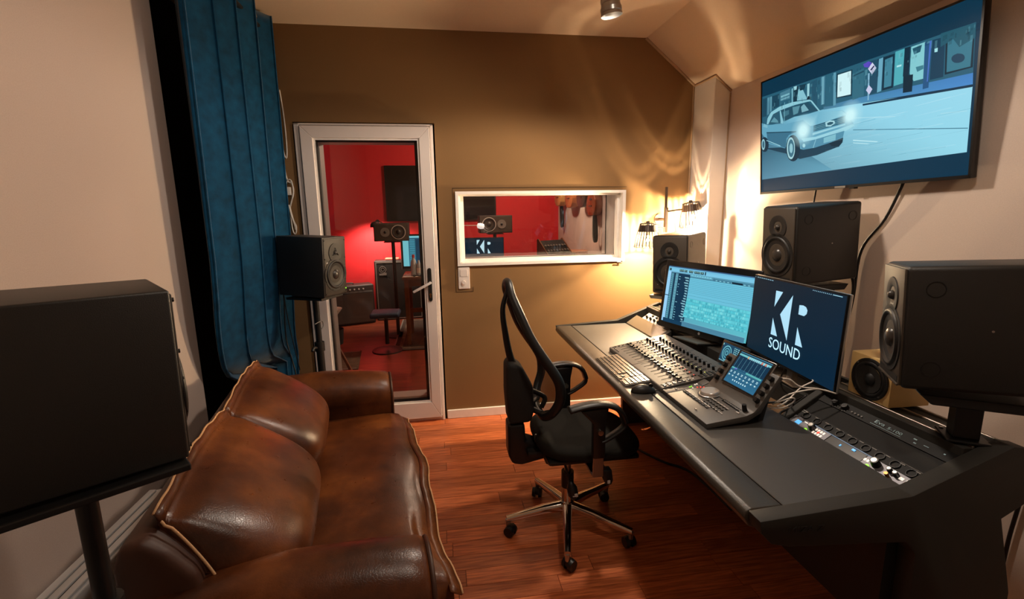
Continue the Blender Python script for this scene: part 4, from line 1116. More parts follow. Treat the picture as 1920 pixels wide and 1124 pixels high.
slope_box(b, .40, .42, 1.46, 1.482, -.001, .0005); slope_box(b, .415, .42, 1.03, 1.1, -.001, .0005); slope_box(b, .36, .375, 1.465, 1.482, -.001, .0005)
objw('printed_marks', b, 'label_grey', pr)['kind'] = 'stuff'
bk = thing('blank_panel', 'plain black blanking panel across the middle of the right rack bay', 'rack panel', (1.34, 1.25, .65))
b = new(); slope_box(b, .425, .78, 1.012, 1.484, -.05, -.004); objw('plate', b, 'pit_black', bk)
am = thing('power_amplifier', 'black rack amplifier with white script lettering at the back of the right bay', 'rack unit', (1.39, 1.25, .65))
b = new(); slope_box(b, .785, .995, 1.012, 1.484, -.08, 0); objw('faceplate', b, 'rack_black', am)
for y in (1.418, 1.378):
    p = onslope(.88, y, .001)
    b = new(); cyl(b, p, p+NRM*.012, .012, .010, 18); k_ = objw('knob', b, 'knob_black', am, True, 40)
    b = new()
    for q in range(9):
        a = 2*PI*q/12+.6; ee = Vector((NRM.z, 0, -NRM.x)); d_ = ee*math.cos(a)*.017+Vector((0, 1, 0))*math.sin(a)*.017
        cyl(b, p+d_, p+d_+NRM*.0008, .0014, seg=6)
    objw('scale_marks', b, 'label_grey', k_)
# lettering reads from the desk side
LET = Matrix(((NRM.z, 0, NRM.x, 0), (0, 1, 0, 0), (-NRM.x, 0, NRM.z, 0), (0, 0, 0, 1)))
ex = Vector((0, -1, 0)); ey = (onslope(1, 0)-onslope(0, 0)).normalized()
def letm(s, y): 
    p = onslope(s, y, .0014)
    return Matrix(((ex.x, ey.x, NRM.x, p.x), (ex.y, ey.y, NRM.y, p.y), (ex.z, ey.z, NRM.z, p.z), (0, 0, 0, 1)))
b = new(); text_on(b, 'Eva', letm(.90, 1.245), width=.035, height=.012); text_on(b, '5-100', letm(.88, 1.192), width=.048, height=.010)
slope_box(b, .82, .826, 1.165, 1.27, .001, .0018)
slope_box(b, .90, .92, 1.125, 1.135, .001, .0018); slope_box(b, .83, .85, 1.118, 1.126, .001, .0018); slope_box(b, .87, .88, 1.085, 1.10, .001, .0018); slope_box(b, .88, .9, 1.04, 1.045, .001, .0018)
objw('lettering', b, mat('lettering_blue', (160, 196, 208), .5), am)
for k in range(4):
    b = new(); p = onslope(.85, 1.345-k*.013, .001); cyl(b, p, p+NRM*.003, .003, seg=8); objw('led_window', b, 'label_grey', am)

# ================================================================== control surface: fader unit
fu = thing('fader_console', 'dark sixteen-fader control surface with rows of knobs on the desk', 'mixing console', (1.07, 2.115, .757))
FX0, FX1, FZ0, FZ1 = .908, 1.238, .781, .838
def fz(x): return FZ0+(x-FX0)/(FX1-FX0)*(FZ1-FZ0)
FN = Vector((-(FZ1-FZ0), 0, FX1-FX0)).normalized()
for ya, yb in ((1.800, 2.118), (2.120, 2.438)):
    b = new(); prism(b, [(FX0, .757), (FX0, FZ0-.004), (FX0+.006, FZ0), (FX1, FZ1), (FX1+.004, FZ1-.01), (FX1, .757)], ya, yb, 'xz', .002, 1); objw('chassis', b, 'console_black', fu, True, 35)
NF = 16
ys = [2.395-k*(2.395-1.842)/15 for k in range(NF)]
fmesh = None
def fbox(bm, x0, x1, y0, y1, h0, h1):
    vs = []
    for h in (h0, h1):
        for x, y in ((x0,y0),(x1,y0),(x1,y1),(x0,y1)): vs.append(bm.verts.new(Vector((x, y, fz(x)))+FN*h))
    for f in ((0,3,2,1),(4,5,6,7),(0,1,5,4),(1,2,6,5),(2,3,7,6),(3,0,4,7)): bm.faces.new([vs[i] for i in f])
b = new()
for y in ys: fbox(b, .945, 1.055, y-.0012, y+.0012, .0002, .0008)
s_ = objw('fader_slot', b, 'gap_black', fu); s_['kind'] = 'stuff'
rf = random.Random(2)
first = None
for i, y in enumerate(ys):
    x = 1.008 + (.006 if i % 5 == 2 else 0)
    b = new(); fbox(b, x-.011, x+.011, y-.0055, y+.0055, .004, .009)
    t = b
    # saddle-shaped cap
    for v in t.verts:
        pass
    fbox(b, x-.012, x-.006, y-.006, y+.006, .009, .013); fbox(b, x+.006, x+.012, y-.006, y+.006, .009, .013); fbox(b, x-.003, x+.003, y-.002, y+.002, 0, .004)
    objw('fader_cap', b, 'knob_black' if i < 11 else 'key_grey', fu)
def fknob(x, y, r, h, m='knob_black', nm='rotary_knob'):
    p = Vector((x, y, fz(x))); b = new(); cyl(b, p, p+FN*h, r, r*.9, 14); return objw(nm, b, m, fu, True, 40)
for i, y in enumerate(ys):
    fknob(1.112, y, .0065, .018); 
    if i: fknob(1.175, y+.01, .0065, .017)
b = new()
for i, y in enumerate(ys):
    for x in (1.068, 1.082, 1.138, 1.15):
        fbox(b, x-.004, x+.004, y-.006, y+.004, 0, .0035)
for k in range(5): fbox(b, .93+k*.022, .94+k*.022, 2.414, 2.424, 0, .003); fbox(b, 1.06+k*.022, 1.07+k*.022, 2.412, 2.422, 0, .003)
for k in range(6):
    for j in range(2): fbox(b, .925+k*.022, .935+k*.022, 1.808+j*.012, 1.816+j*.012, 0, .003)
for k in range(6):
    for j in range(3): fbox(b, 1.09+k*.02, 1.10+k*.02, 1.806+j*.011, 1.813+j*.011, 0, .003)
for k in range(5): fbox(b, .918, .923, 2.41-k*.02, 2.415-k*.02, 0, .003)
o = objw('button_field', b, 'key_grey', fu); o['kind'] = 'stuff'
for nm, m, x, sel in (('white_lights', 'led_white', 1.128, lambda i: i % 3 == 1), ('green_lights', 'led_green', 1.123, lambda i: i in (5, 8, 10)), ('yellow_lights', 'led_yellow', 1.126, lambda i: i > 7), ('red_lights', 'led_red', 1.075, lambda i: i > 7)):
    b = new()
    for i, y in enumerate(ys):
        if sel(i): fbox(b, x, x+.004, y-.003, y+.002, .0035, .0045)
    if m == 'led_white':
        for i in range(1, 12):
            if i % 2: fbox(b, 1.190, 1.194, ys[i]+.006, ys[i]+.010, .0002, .001)
        for k in range(5): fbox(b, .968+k*.022, .972+k*.022, 1.811, 1.815, .003, .004)
    o = objw(nm, b, m, fu); o['kind'] = 'stuff'
b = new()
for k in range(3): fbox(b, .916, .96, 1.828+k*.003, 1.8285+k*.003, .0001, .0006)
for i in range(0, 16): fbox(b, 1.20, 1.203, ys[i]-.004, ys[i]+.006, .0001, .0006)
o = objw('printed_lines', b, 'gap_black', fu); o['kind'] = 'stuff'
for i in (3, 6, 9):
    b = new(); fbox(b, 1.192, 1.196, ys[i]+.005, ys[i]+.009, .0006, .0014); objw('blue_light', b, 'led_blue', fu)

# ================================================================== control surface: master unit
cu = thing('control_unit', 'master control unit with jog wheel and a raised tablet section at the console end', 'mixing console', (1.07, 1.6, .757))
flat = [(.908, .777), (1.06, .795), (1.09, .806), (1.108, .826), (1.18, .936), (1.197, .927), (1.135, .83), (1.12, .80), (1.07, .772), (.91, .757)]
b = new(); prism(b, flat, 1.452, 1.752, 'xz', .004, 2); prism(b, [(.908, .777), (1.06, .795), (1.10, .812), (1.10, .785), (1.07, .772), (.91, .757)], 1.7525, 1.796, 'xz', .003, 2); objw('chassis', b, 'console_black', cu, True, 35)
b = new(); prism(b, [(1.13, .757), (1.15, .757), (1.185, .91), (1.175, .91)], 1.48, 1.73, 'xz'); objw('rear_support', b, 'desk_dark', cu)
def cz(x): return .777+(x-.908)/(1.06-.908)*.018
def cbox(bm, x0, x1, y0, y1, h0, h1): box(bm, x0, x1, y0, y1, cz((x0+x1)/2)+h0, cz((x0+x1)/2)+h1)
b = new(); c = Vector((1.052, 1.672, cz(1.052)))
lathe(b, [(0, .016), (.033, .016), (.037, .012), (.0385, .004), (.041, .003), (.041, 0)], c, (-.12, 0, 1), 36); objw('jog_wheel', b, 'silver', cu, True, 35)
b = new(); lathe(b, [(.041, 0), (.047, 0), (.047, .0015), (.041, .0015)], c, (-.12, 0, 1), 36); objw('jog_bezel', b, 'knob_black', cu, True, 35)
b = new()
for k in range(8): cbox(b, .972, .980, 1.725-k*.0235, 1.740-k*.0235, 0, .004)
for k in range(6):
    for j in range(3): cbox(b, .99+j*.018, .998+j*.018, 1.615-k*.019, 1.625-k*.019, 0, .004)
for k in range(7):
    for j in range(2): cbox(b, 1.075-j*.012, 1.081-j*.012, 1.77-k*.012-(0 if k < 4 else .1), 1.776-k*.012-(0 if k < 4 else .1), 0, .003)
o = objw('button_field', b, 'key_grey', cu); o['kind'] = 'stuff'
b = new()
for k in range(8): cbox(b, .983, .988, 1.724-k*.0235, 1.743-k*.0235, .0005, .0045)
for k in range(6): cbox(b, 1.032, 1.036, 1.613-k*.019, 1.627-k*.019, .0005, .004); 
for k in range(4): cbox(b, .992, .996, 1.545-k*.017, 1.557-k*.017, .0005, .004)
cbox(b, .955, .961, 1.765, 1.775, 0, .004); cbox(b, .93, .936, 1.565, 1.573, 0, .004)
objw('white_keycaps', b, 'label_white', cu)
for nm, m, pts in (('red_light', 'led_red', ((1.052, 1.742), (1.062, 1.735), (1.04, 1.746))), ('green_light', 'led_green', ((1.015, 1.762), (1.024, 1.765))), ('white_light', 'led_white', ((1.02, 1.748), (1.045, 1.775), (1.055, 1.777)))):
    for x, y in pts:
        b = new(); cbox(b, x-.0025, x+.0025, y-.0025, y+.0025, .001, .004); objw(nm, b, m, cu)
b = new()
for k in range(9): cbox(b, 1.068, 1.074, 1.59-k*.012, 1.597-k*.012, 0, .003)
for k in range(9): cbox(b, 1.056, 1.062, 1.59-k*.012, 1.597-k*.012, 0, .003)
o = objw('small_keys', b, 'knob_black', cu); o['kind'] = 'stuff'
b = new(); cyl(b, (1.075, 1.482, .802), (1.07, 1.482, .826), .009, .008, 16); objw('monitor_knob', b, 'knob_black', cu, True, 40)
b = new(); box(b, 1.045, 1.051, 1.476, 1.492, .794, .797); objw('white_mark', b, 'label_white', cu)
UPV = Vector((.545, 0, .838)); NV = Vector((-.838, 0, .545))
for yk in (1.726, 1.472):
    for k in range(4):
        p = Vector((1.108, yk, .826))+UPV*(.016+k*.031)
        b = new(); cyl(b, p-NV*.002, p+NV*.016, .0105, .009, 16); objw('rotary_knob', b, 'knob_black', cu, True, 40)
# tablets
ip = thing('tablet', 'tablet with a dark blue mixer screen propped on the master control unit', 'tablet')
ip.matrix_world = zrot_mtx((1.153, 1.592, .905), R(-88.2), R(-33.2), R(-.44)) @ Matrix.Translation((0, 0, -.077))
b = new(); box(b, -.1, .1, 0, .007, 0, .152, .003, 2); obj('body', b, 'silver', ip, True, angle=40)
b = new(); box(b, -.0985, .0985, -.0008, .001, .0015, .1505, .0005, 1); obj('glass_front', b, 'tv_black', ip)
P = Print(-.001)
def ir(u0, u1, v0, v1, c): P.rect(-88+176*u0, -88+176*u1, 145-136*v1, 145-136*v0, c)
P.poly([(-88, 9), (88, 9), (88, 145), (-88, 145)], [(44, 106, 140), (44, 106, 140), (14, 56, 84), (10, 46, 70)])
ir(0, 1, 0, .5, (12, 50, 76)); ir(0, 1, .06, .12, (110, 190, 196)); ir(0, 1, 0, .03, (60, 120, 146))
for k in range(12): ir(.28+k*.055, .28+k*.055+.035, .065, .14, (150, 206, 220) if k not in (0, 8, 10) else ((226, 170, 120), (230, 110, 90), (226, 120, 90))[(0, 8, 10).index(k)])
for k in range(8):
    for j in range(11): ir(.04+k*.122, .052+k*.122, .17+j*.034, .184+j*.034, (116, 178, 196))
ir(.02, .2, .52, .56, (90, 180, 180)); ir(.12, .2, .53, .56, (110, 100, 200)); ir(.5, .98, .52, .57, (90, 176, 176)); ir(0, 1, .585, .59, (70, 140, 160))
for k in range(8):
    ir(.05+k*.122, .10+k*.122, .63, .655, (180, 220, 230)); ir(.05+k*.122, .10+k*.122, .67, .69, (180, 220, 230)); ir(.03+k*.122, .12+k*.122, .76, .772, (120, 190, 206)); ir(.06+k*.122, .085+k*.122, .745, .79, (220, 240, 244))
    if k < 7: P.poly([( -88+176*(.27+k*.07)+3.4*math.cos(a), 145-136*.88+3.4*math.sin(a)) for a in [2*PI*i/10 for i in range(10)]], (190, 228, 236))
P.build('display', 'screen', ip)
i2 = thing('tablet', 'small tablet with a round radar-like meter, half hidden behind the mixer tablet', 'tablet')
i2.matrix_world = zrot_mtx((1.235, 1.842, .898), R(-94), R(-17), R(-2.5)) @ Matrix.Translation((.03, 0, -.052))
b = new(); box(b, -.1, .1, 0, .008, 0, .108, .004, 2); obj('body', b, 'black_plastic', i2, True, angle=40)
P = Print(-.0006)
P.rect(-88, 60, 12, 96, (20, 66, 92))
for r, c in ((34, (120, 196, 206)), (30, (26, 84, 108)), (22, (110, 186, 198)), (19, (26, 84, 108)), (11, (120, 196, 206)), (8, (30, 90, 112))):
    P.poly([(-44+r*math.cos(2*PI*i/24), 54+r*math.sin(2*PI*i/24)) for i in range(24)], c)
for k in range(9):
    P.rect(4, 8, 20+k*8, 25+k*8, (150, 210, 214)); P.rect(12, 26, 21+k*8, 24+k*8, (130, 196, 200)); P.rect(32, 40, 20+k*8, 24+k*8, (150, 210, 214))
for k in range(8): P.rect(-84+k*9, -79+k*9, 14, 18, (150, 210, 214))
P.rect(-86, -80, 84, 92, (150, 210, 214))
P.build('display', 'screen', i2)
b = new(); prism(b, [(.008, .09), (.10, .0), (.085, .0), (.008, .075)], -.03, .03, 'yz'); obj('prop_leg', b, 'black_plastic', i2)
b = new(); box(b, -.1, .1, -.012, .06, -.075, -.068, .003); box(b, -.02, .02, .004, .016, -.07, .03, .003); obj('holder', b, 'black_plastic', i2)
# white charging cable
b = new(); tube(b, [(1.20, 1.487, .915), (1.235, 1.470, .915), (1.27, 1.455, .89), (1.33, 1.43, .885), (1.375, 1.41, .873), (1.345, 1.46, .873), (1.27, 1.50, .845), (1.22, 1.52, .80)], .0028, 6)
tube(b, [(1.22, 1.50, .80), (1.28, 1.53, .80), (1.34, 1.535, .85), (1.385, 1.53, .875), (1.40, 1.56, .875)], .0028, 6)
tube(b, [(1.20, 1.51, .79), (1.25, 1.505, .79), (1.275, 1.485, .82), (1.255, 1.475, .84), (1.215, 1.52, .80)], .0028, 6)
wc = tag(obj('charging_cable', b, 'cable_white', None, True), 'thin white charging cable looped between tablet and right rack bay', 'cable')
b = new(); cyl(b, (1.185, 1.492, .917), (1.212, 1.483, .916), .0048); obj('plug', b, 'cable_white', wc, True, angle=40)
b = new(); tube(b, [(1.26, 1.52, .73), (1.30, 1.58, .73), (1.36, 1.6, .74), (1.40, 1.57, .80), (1.39, 1.62, .76), (1.33, 1.70, .722)], .005, 6); tube(b, [(1.20, 1.485, .96), (1.235, 1.50, .945), (1.24, 1.52, .90), (1.28, 1.55, .84), (1.33, 1.56, .80), (1.36, 1.58, .73)], .003, 6)
tag(obj('cable_bundle', b, 'cable_black', None, True), 'black cables behind the master control unit below the logo screen', 'cable')
# keyboard
kb = thing('computer_keyboard', 'slim grey computer keyboard lying on the padded desk edge', 'keyboard', (.845, 2.105, .759))
b = new(); prism(b, [(-.059, .0), (.059, .0), (.059, .019), (-.059, .006)], -.207, .207, 'xz', .0015, 1); obj('case', b, 'steel', kb)
km = None
def key(x, y, l=.0155, w=.0155):
    b = new(); z = .006+(x+.059)/.118*.013
    box(b, x-w/2, x+w/2, y-l/2, y+l/2, z, z+.0035); return obj('key', b, 'key_grey', kb)
for r in range(6):
    x = -.049+r*.0197
    y = .195
    wd = {0: [1.25,1,1.25,1.25,4.5,1.25,1.25,1,1.25], 1: [1.75]+[1]*11+[1.75], 2: [1.75]+[1]*11+[1.75], 3: [1.5]+[1]*12+[1], 4: [1]*13+[1.5], 5: [1]*14}[r]
    tot = sum(wd); k_ = 14.5/tot
    for q in wd:
        L = q*k_*.0183; key(x, y-L/2, L-.0035); y -= L
    for c in range(3):
        if r in (3, 4, 5) or r == 0 or (r == 1 and c == 1): key(x, -.0825-c*.0183)
    for c in range(4):
        if not (r == 0 and c == 0): key(x, -.1425-c*.0178, .0148)
# mouse
ms = thing('computer_mouse', 'black computer mouse on the padded desk edge beside the keyboard', 'mouse', (.838, 1.826, .759), (0, 0, R(-8)))
def mo(u, v):
    a = 2*PI*u; x = -.055+.11*v; w_ = .031*math.sin(PI*min(max(v,.0),1))**.42*(1-.12*v)
    h_ = .034*math.sin(PI*v**.85)**.6
    return (x, w_*math.cos(a), max(0, h_*math.sin(a)) if math.sin(a) > 0 else 0)
b = new(); gridsurf(b, mo, 28, 24, True); bmesh.ops.remove_doubles(b, verts=b.verts, dist=1e-5); obj('shell', b, 'black_plastic', ms, True)
b = new(); cyl(b, (.03, -.004, .028), (.03, .004, .028), .009); obj('scroll_wheel', b, 'rubber', ms, True, angle=40)
b = new(); tube(b, [(.05, 0, .006), (.075, .01, .004), (.12, .03, .004), (.2, .05, .004), (.3, .02, .012)], .002, 6); obj('cord', b, 'cable_black', ms, True)
# small wooden cube speaker on the rails
mc = thing('cube_speaker', 'small birch plywood cube speaker with one black driver behind the right rack bay', 'loudspeaker', (1.518, 1.35, .871), (0, 0, R(-92)))
b = new(); box(b, -.083, .083, -.075, .075, 0, .152, .003, 2); obj('cabinet', b, 'birch', mc, True, angle=40)
Zc = .073
b = new(); lathe(b, [(.073, 0), (.073, .004), (.068, .006), (.061, .004)], (.002, -.075, Zc), (0, -1, 0), 36); dv = obj('driver_frame', b, 'rubber', mc, True, angle=40)
b = new(); lathe(b, [(.062, .004), (.057, .008), (.051, .004), (.047, .002)], (.002, -.075, Zc), (0, -1, 0), 36); obj('surround', b, 'black_plastic', dv, True)
b = new(); lathe(b, [(.048, .003), (.03, -.0), (.02, -.001)], (.002, -.0765, Zc), (0, -1, 0), 36); obj('cone', b, 'cone', dv, True)
b = new(); lathe(b, [(.021, 0), (.014, .006), (0, .008)], (.002, -.0765, Zc), (0, -1, 0), 24); obj('dust_cap', b, 'rubber', dv, True)
for k in range(4):
    a = PI/4+k*PI/2; b = new(); cyl(b, (.002+.067*math.cos(a), -.078, Zc+.067*math.sin(a)), (.002+.067*math.cos(a), -.083, Zc+.067*math.sin(a)), .003, seg=8); obj('screw', b, 'steel', dv)
# cable on the floor under the desk, cable at the right wall
b = new(); tube(b, [(1.19, 2.72, .008), (1.23, 2.63, .008), (1.30, 2.50, .008), (1.40, 2.36, .008), (1.42, 2.0, .008)], .007, 6)
tag(obj('floor_cable', b, 'cable_black', None, True), 'black cable lying on the floor under the desk', 'cable')
b = new(); tube(b, [(1.95, 1.19, .95), (1.968, 1.20, .75), (1.97, 1.215, .55), (1.97, 1.228, .37), (1.97, 1.235, .2), (1.95, 1.25, .02)], .007, 6)
tag(obj('wall_cable', b, 'cable_black', None, True), 'black cable hanging on the wall behind the right end of the desk', 'cable')
# ================================================================== swivel chair
ch = thing('office_chair', 'black mesh-back swivel chair on a chrome five-star base in front of the desk', 'chair', (.56, 2.03, 0))
ang = [182, 255, 321, 34, 108]; rad = [.295, .295, .315, .315, .295]
for a, r in zip(ang, rad):
    ca, sa = math.cos(R(a)), math.sin(R(a))
    b = new()
    sec = [(.03, .118, .024, .026), (.12, .112, .021, .022), (.22, .098, .018, .018), (r+.008, .086, .015, .014)]
    rings = []
    for (q, z, hw, hh) in sec:
        rr = []
        for k in range(12):
            t = 2*PI*k/12; yy = hw*math.copysign(abs(math.cos(t))**.7, math.cos(t)); zz = hh*math.copysign(abs(math.sin(t))**.7, math.sin(t))
            rr.append(b.verts.new((q*ca-yy*sa, q*sa+yy*ca, z+zz)))
        rings.append(rr)
    for A_, B_ in zip(rings, rings[1:]):
        for k in range(12): b.faces.new((A_[k], A_[(k+1) % 12], B_[(k+1) % 12], B_[k]))
    b.faces.new(rings[0]); b.faces.new(rings[-1])
    lg = obj('base_leg', b, 'chrome', ch, True, angle=50)
    b = new(); c = Vector((r*ca, r*sa, 0)); sw_ = R(a+50)
    cyl(b, c+Vector((0, 0, .05)), c+Vector((0, 0, .084)), .011, .013, 12); obj('caster_stem', b, 'steel', lg, True, angle=40)
    b = new(); ax = Vector((math.cos(sw_), math.sin(sw_), 0)); off = Vector((-ax.y, ax.x, 0))*.012
    for s in (-1, 1):
        cyl(b, c+off+ax*(s*.009)+Vector((0, 0, .027)), c+off+ax*(s*.025)+Vector((0, 0, .027)), .027, .024, 20)
    cyl(b, c+off-ax*.009+Vector((0, 0, .034)), c+off+ax*.009+Vector((0, 0, .034)), .022, .022, 14)
    obj('caster', b, 'black_plastic', lg, True, angle=40)
b = new(); cyl(b, (0, 0, .075), (0, 0, .145), .036, .034, 24); cyl(b, (0, 0, .145), (0, 0, .265), .029, .027, 24); obj('hub', b, 'chrome', ch, True, angle=40)
b = new(); cyl(b, (0, 0, .22), (0, 0, .30), .030, .030, 24); obj('dust_sleeve', b, 'black_plastic', ch, True, angle=40)
b = new(); cyl(b, (0, 0, .30), (0, 0, .42), .016, .016, 20); obj('gas_column', b, 'steel', ch, True, angle=40)
b = new(); box(b, -.13, .16, -.10, .14, .395, .435, .012, 2); box(b, -.20, -.10, -.035, .105, .40, .432, .01); cyl(b, (.10, -.16, .405), (.10, .22, .405), .012); cyl(b, (.10, -.165, .405), (.10, -.20, .405), .022); obj('tilt_mechanism', b, 'black_plastic', ch, True, angle=40)
# squeeze-bulb cable and lever paddle under the seat
b = new(); tube(b, [(-.04, -.06, .41), (-.03, -.09, .36), (-.018, -.10, .31)], .006, 8); pb = obj('pump_hose', b, 'rubber', ch, True)
b = new(); lathe(b, [(0, 0), (.012, .002), (.024, .02), (.024, .055), (.014, .075), (.008, .09), (0, .09)], (.0, -.115, .225), (-.18, .1, 1), 18); o = obj('pump_bulb', b, 'black_plastic', pb, True)
b = new(); box(b, -.012, .012, -.138, -.134, .248, .252); box(b, -.004, .010, -.139, -.134, .254, .262); obj('pump_mark', b, 'label_white', pb)
b = new(); prism(b, [(.105, .405), (.145, .405), (.152, .355), (.145, .335), (.12, .335), (.11, .36)], -.205, -.165, 'xz', .004, 2); lp = obj('tilt_lever', b, 'black_plastic', ch, True, angle=40)
b = new(); box(b, .125, .138, -.2065, -.204, .342, .358, .002, 1); obj('lever_mark', b, 'label_white', lp)
# seat
def seatf(u, v):
    a = 2*PI*u; ph = -PI/2+PI*v
    cu_, su = math.cos(a), math.sin(a)
    n = .62
    x = .085+.245*math.copysign(abs(cu_)**n, cu_)*math.cos(ph)**.35
    y = .045+.245*math.copysign(abs(su)**n, su)*math.cos(ph)**.35
    z = .47+.043*math.copysign(abs(math.sin(ph))**.8, math.sin(ph))
    z += .02*((x-.085)/.245)**2*(-1 if x > .085 else .6)*(.5+.5*math.sin(ph))
    return (x, y, z)
b = new(); gridsurf(b, seatf, 48, 24, True); bmesh.ops.remove_doubles(b, verts=b.verts, dist=1e-5); obj('seat', b, 'seat_fabric', ch, True)
b = new(); box(b, -.13, .29, -.17, .26, .425, .445, .015, 2); obj('seat_shell', b, 'black_plastic', ch, True, angle=40)
# back: closed hoop with mesh, spine and rear housing
YC = .055
prf = [(1.215, -.268, .035), (1.17, -.262, .085), (1.09, -.232, .125), (1.00, -.196, .155), (.92, -.150, .178), (.85, -.104, .195), (.79, -.076, .20), (.72, -.074, .195), (.66, -.098, .175), (.615, -.122, .12), (.60, -.13, .05)]
lp_ = [(x, YC-w_, z) for z, x, w_ in prf] + [(x, YC+w_, z) for z, x, w_ in reversed(prf)]
b = new(); tube(b, lp_, .019, 10, 4, True, rad=lambda t: .019+.004*math.sin(2*PI*t)**2)
bf_ = obj('back_frame', b, 'black_plastic', ch, True)
b = new()
S = smooth_path([(x, w_, z) for z, x, w_ in prf], 4)
rows = []
for p in S:
    rows.append([b.verts.new((p.x-.012*math.cos(PI*(k/10-.5)), YC-p.y+2*p.y*k/10, p.z)) for k in range(11)])
for A_, B_ in zip(rows, rows[1:]):
    for k in range(10): b.faces.new((A_[k], A_[k+1], B_[k+1], B_[k]))
obj('back_mesh', b, 'mesh_back', bf_, True)
b = new(); tube(b, [(-.262, YC, 1.20), (-.292, YC, 1.10), (-.282, YC, .98), (-.262, YC, .87), (-.235, YC, .80)], .016, 10, 6, rad=lambda t: .013+.016*t, up=(0, 1, 0), flat=.7); obj('spine', b, 'black_plastic', ch, True)
b = new(); prism(b, [(-.288, .845), (-.262, .86), (-.215, .835), (-.165, .74), (-.16, .62), (-.175, .565), (-.28, .56), (-.29, .70)], YC-.065, YC+.065, 'xz', .018, 3); obj('rear_housing', b, 'soft_black', ch, True, angle=50)
b = new(); prism(b, [(-.285, .556), (-.205, .556), (-.20, .47), (-.115, .435), (-.10, .37), (-.22, .345), (-.265, .355), (-.285, .40)], YC-.05, YC+.05, 'xz', .014, 3); obj('back_bracket', b, 'black_plastic', ch, True, angle=50)
b = new(); tube(b, [(-.17, YC-.03, .62), (-.12, YC-.09, .615), (-.10, YC-.15, .64)], .014, 8); tube(b, [(-.17, YC+.03, .62), (-.12, YC+.09, .615), (-.10, YC+.15, .64)], .014, 8); tube(b, [(-.165, YC, .70), (-.10, YC, .66), (-.115, YC, .61)], .012, 8); obj('lumbar_yoke', b, 'black_plastic', ch, True)
b = new(); box(b, -.16, -.135, YC-.06, YC-.045, .46, .50, .004); obj('height_tab', b, 'key_grey', ch)
# armrests: arched pad, return loop, post, bracket
for yy in (-.235, .315):
    b = new(); y = yy
    arc = [(-.06, .715), (.01, .729), (.075, .732), (.13, .719), (.165, .69), (.184, .645)]
    tube(b, [(x, y, z) for x, z in arc], .031, 12, 6, up=(0, 1, 0), flat=.42); pad = obj('arm_pad', b, 'black_plastic', ch, True)
    b = new(); tube(b, [(.184, y, .645), (.180, y, .622), (.145, y, .595), (.10, y, .57), (.08, y, .565)], .022, 10, 6, up=(0, 1, 0), flat=.45); obj('arm_loop', b, 'black_plastic', pad, True)
    b = new(); prism(b, [(-.015, .712), (.11, .718), (.097, .65), (.097, .49), (.042, .49), (.042, .65)], y-.018, y+.018, 'xz', .008, 2); obj('arm_post', b, 'black_plastic', pad, True, angle=45)
    b = new(); s_ = -1 if yy < 0 else 1
    cyl(b, (.070, y-.019, .615), (.070, y-.030, .615), .014, .012, 18); obj('clamp_knob', b, 'chrome', pad, True, angle=40)
    b = new(); box(b, .046, .093, y-.006, y+.004, .40, .495, .002); box(b, .046, .093, min(y, y-s_*.14), max(y, y-s_*.14), .40, .41, .002); obj('arm_bracket', b, 'steel', pad)

# ================================================================== corner wall lamp
wl = thing('wall_lamp', 'dark metal wall lamp with two wire-caged shades in the far corner', 'lamp', (1.64, YB, 1.34))
def lpos(p): return (p[0]-1.64, p[1]-YB, p[2]-1.34)
b = new(); t = new(); box(t, -.008, .008, -.006, .006, 0, .19, .001, 1); merge(b, t, Matrix.Translation(lpos((1.628, 3.285, 1.50)))) ; obj('upper_bar', b, 'lamp_metal', wl)
b = new(); t = new(); box(t, -.012, .012, -.009, .009, -.18, .0, .001, 1); merge(b, t, Matrix.Translation(lpos((1.631, 3.285, 1.545)))); obj('bar', b, 'lamp_metal', wl)
b = new(); cyl(b, lpos((1.631, 3.29, 1.46)), lpos((1.631, YB, 1.46)), .010); cyl(b, lpos((1.631, 3.385, 1.46)), lpos((1.631, YB, 1.46)), .04); obj('wall_mount', b, 'lamp_metal', wl, True, angle=40)
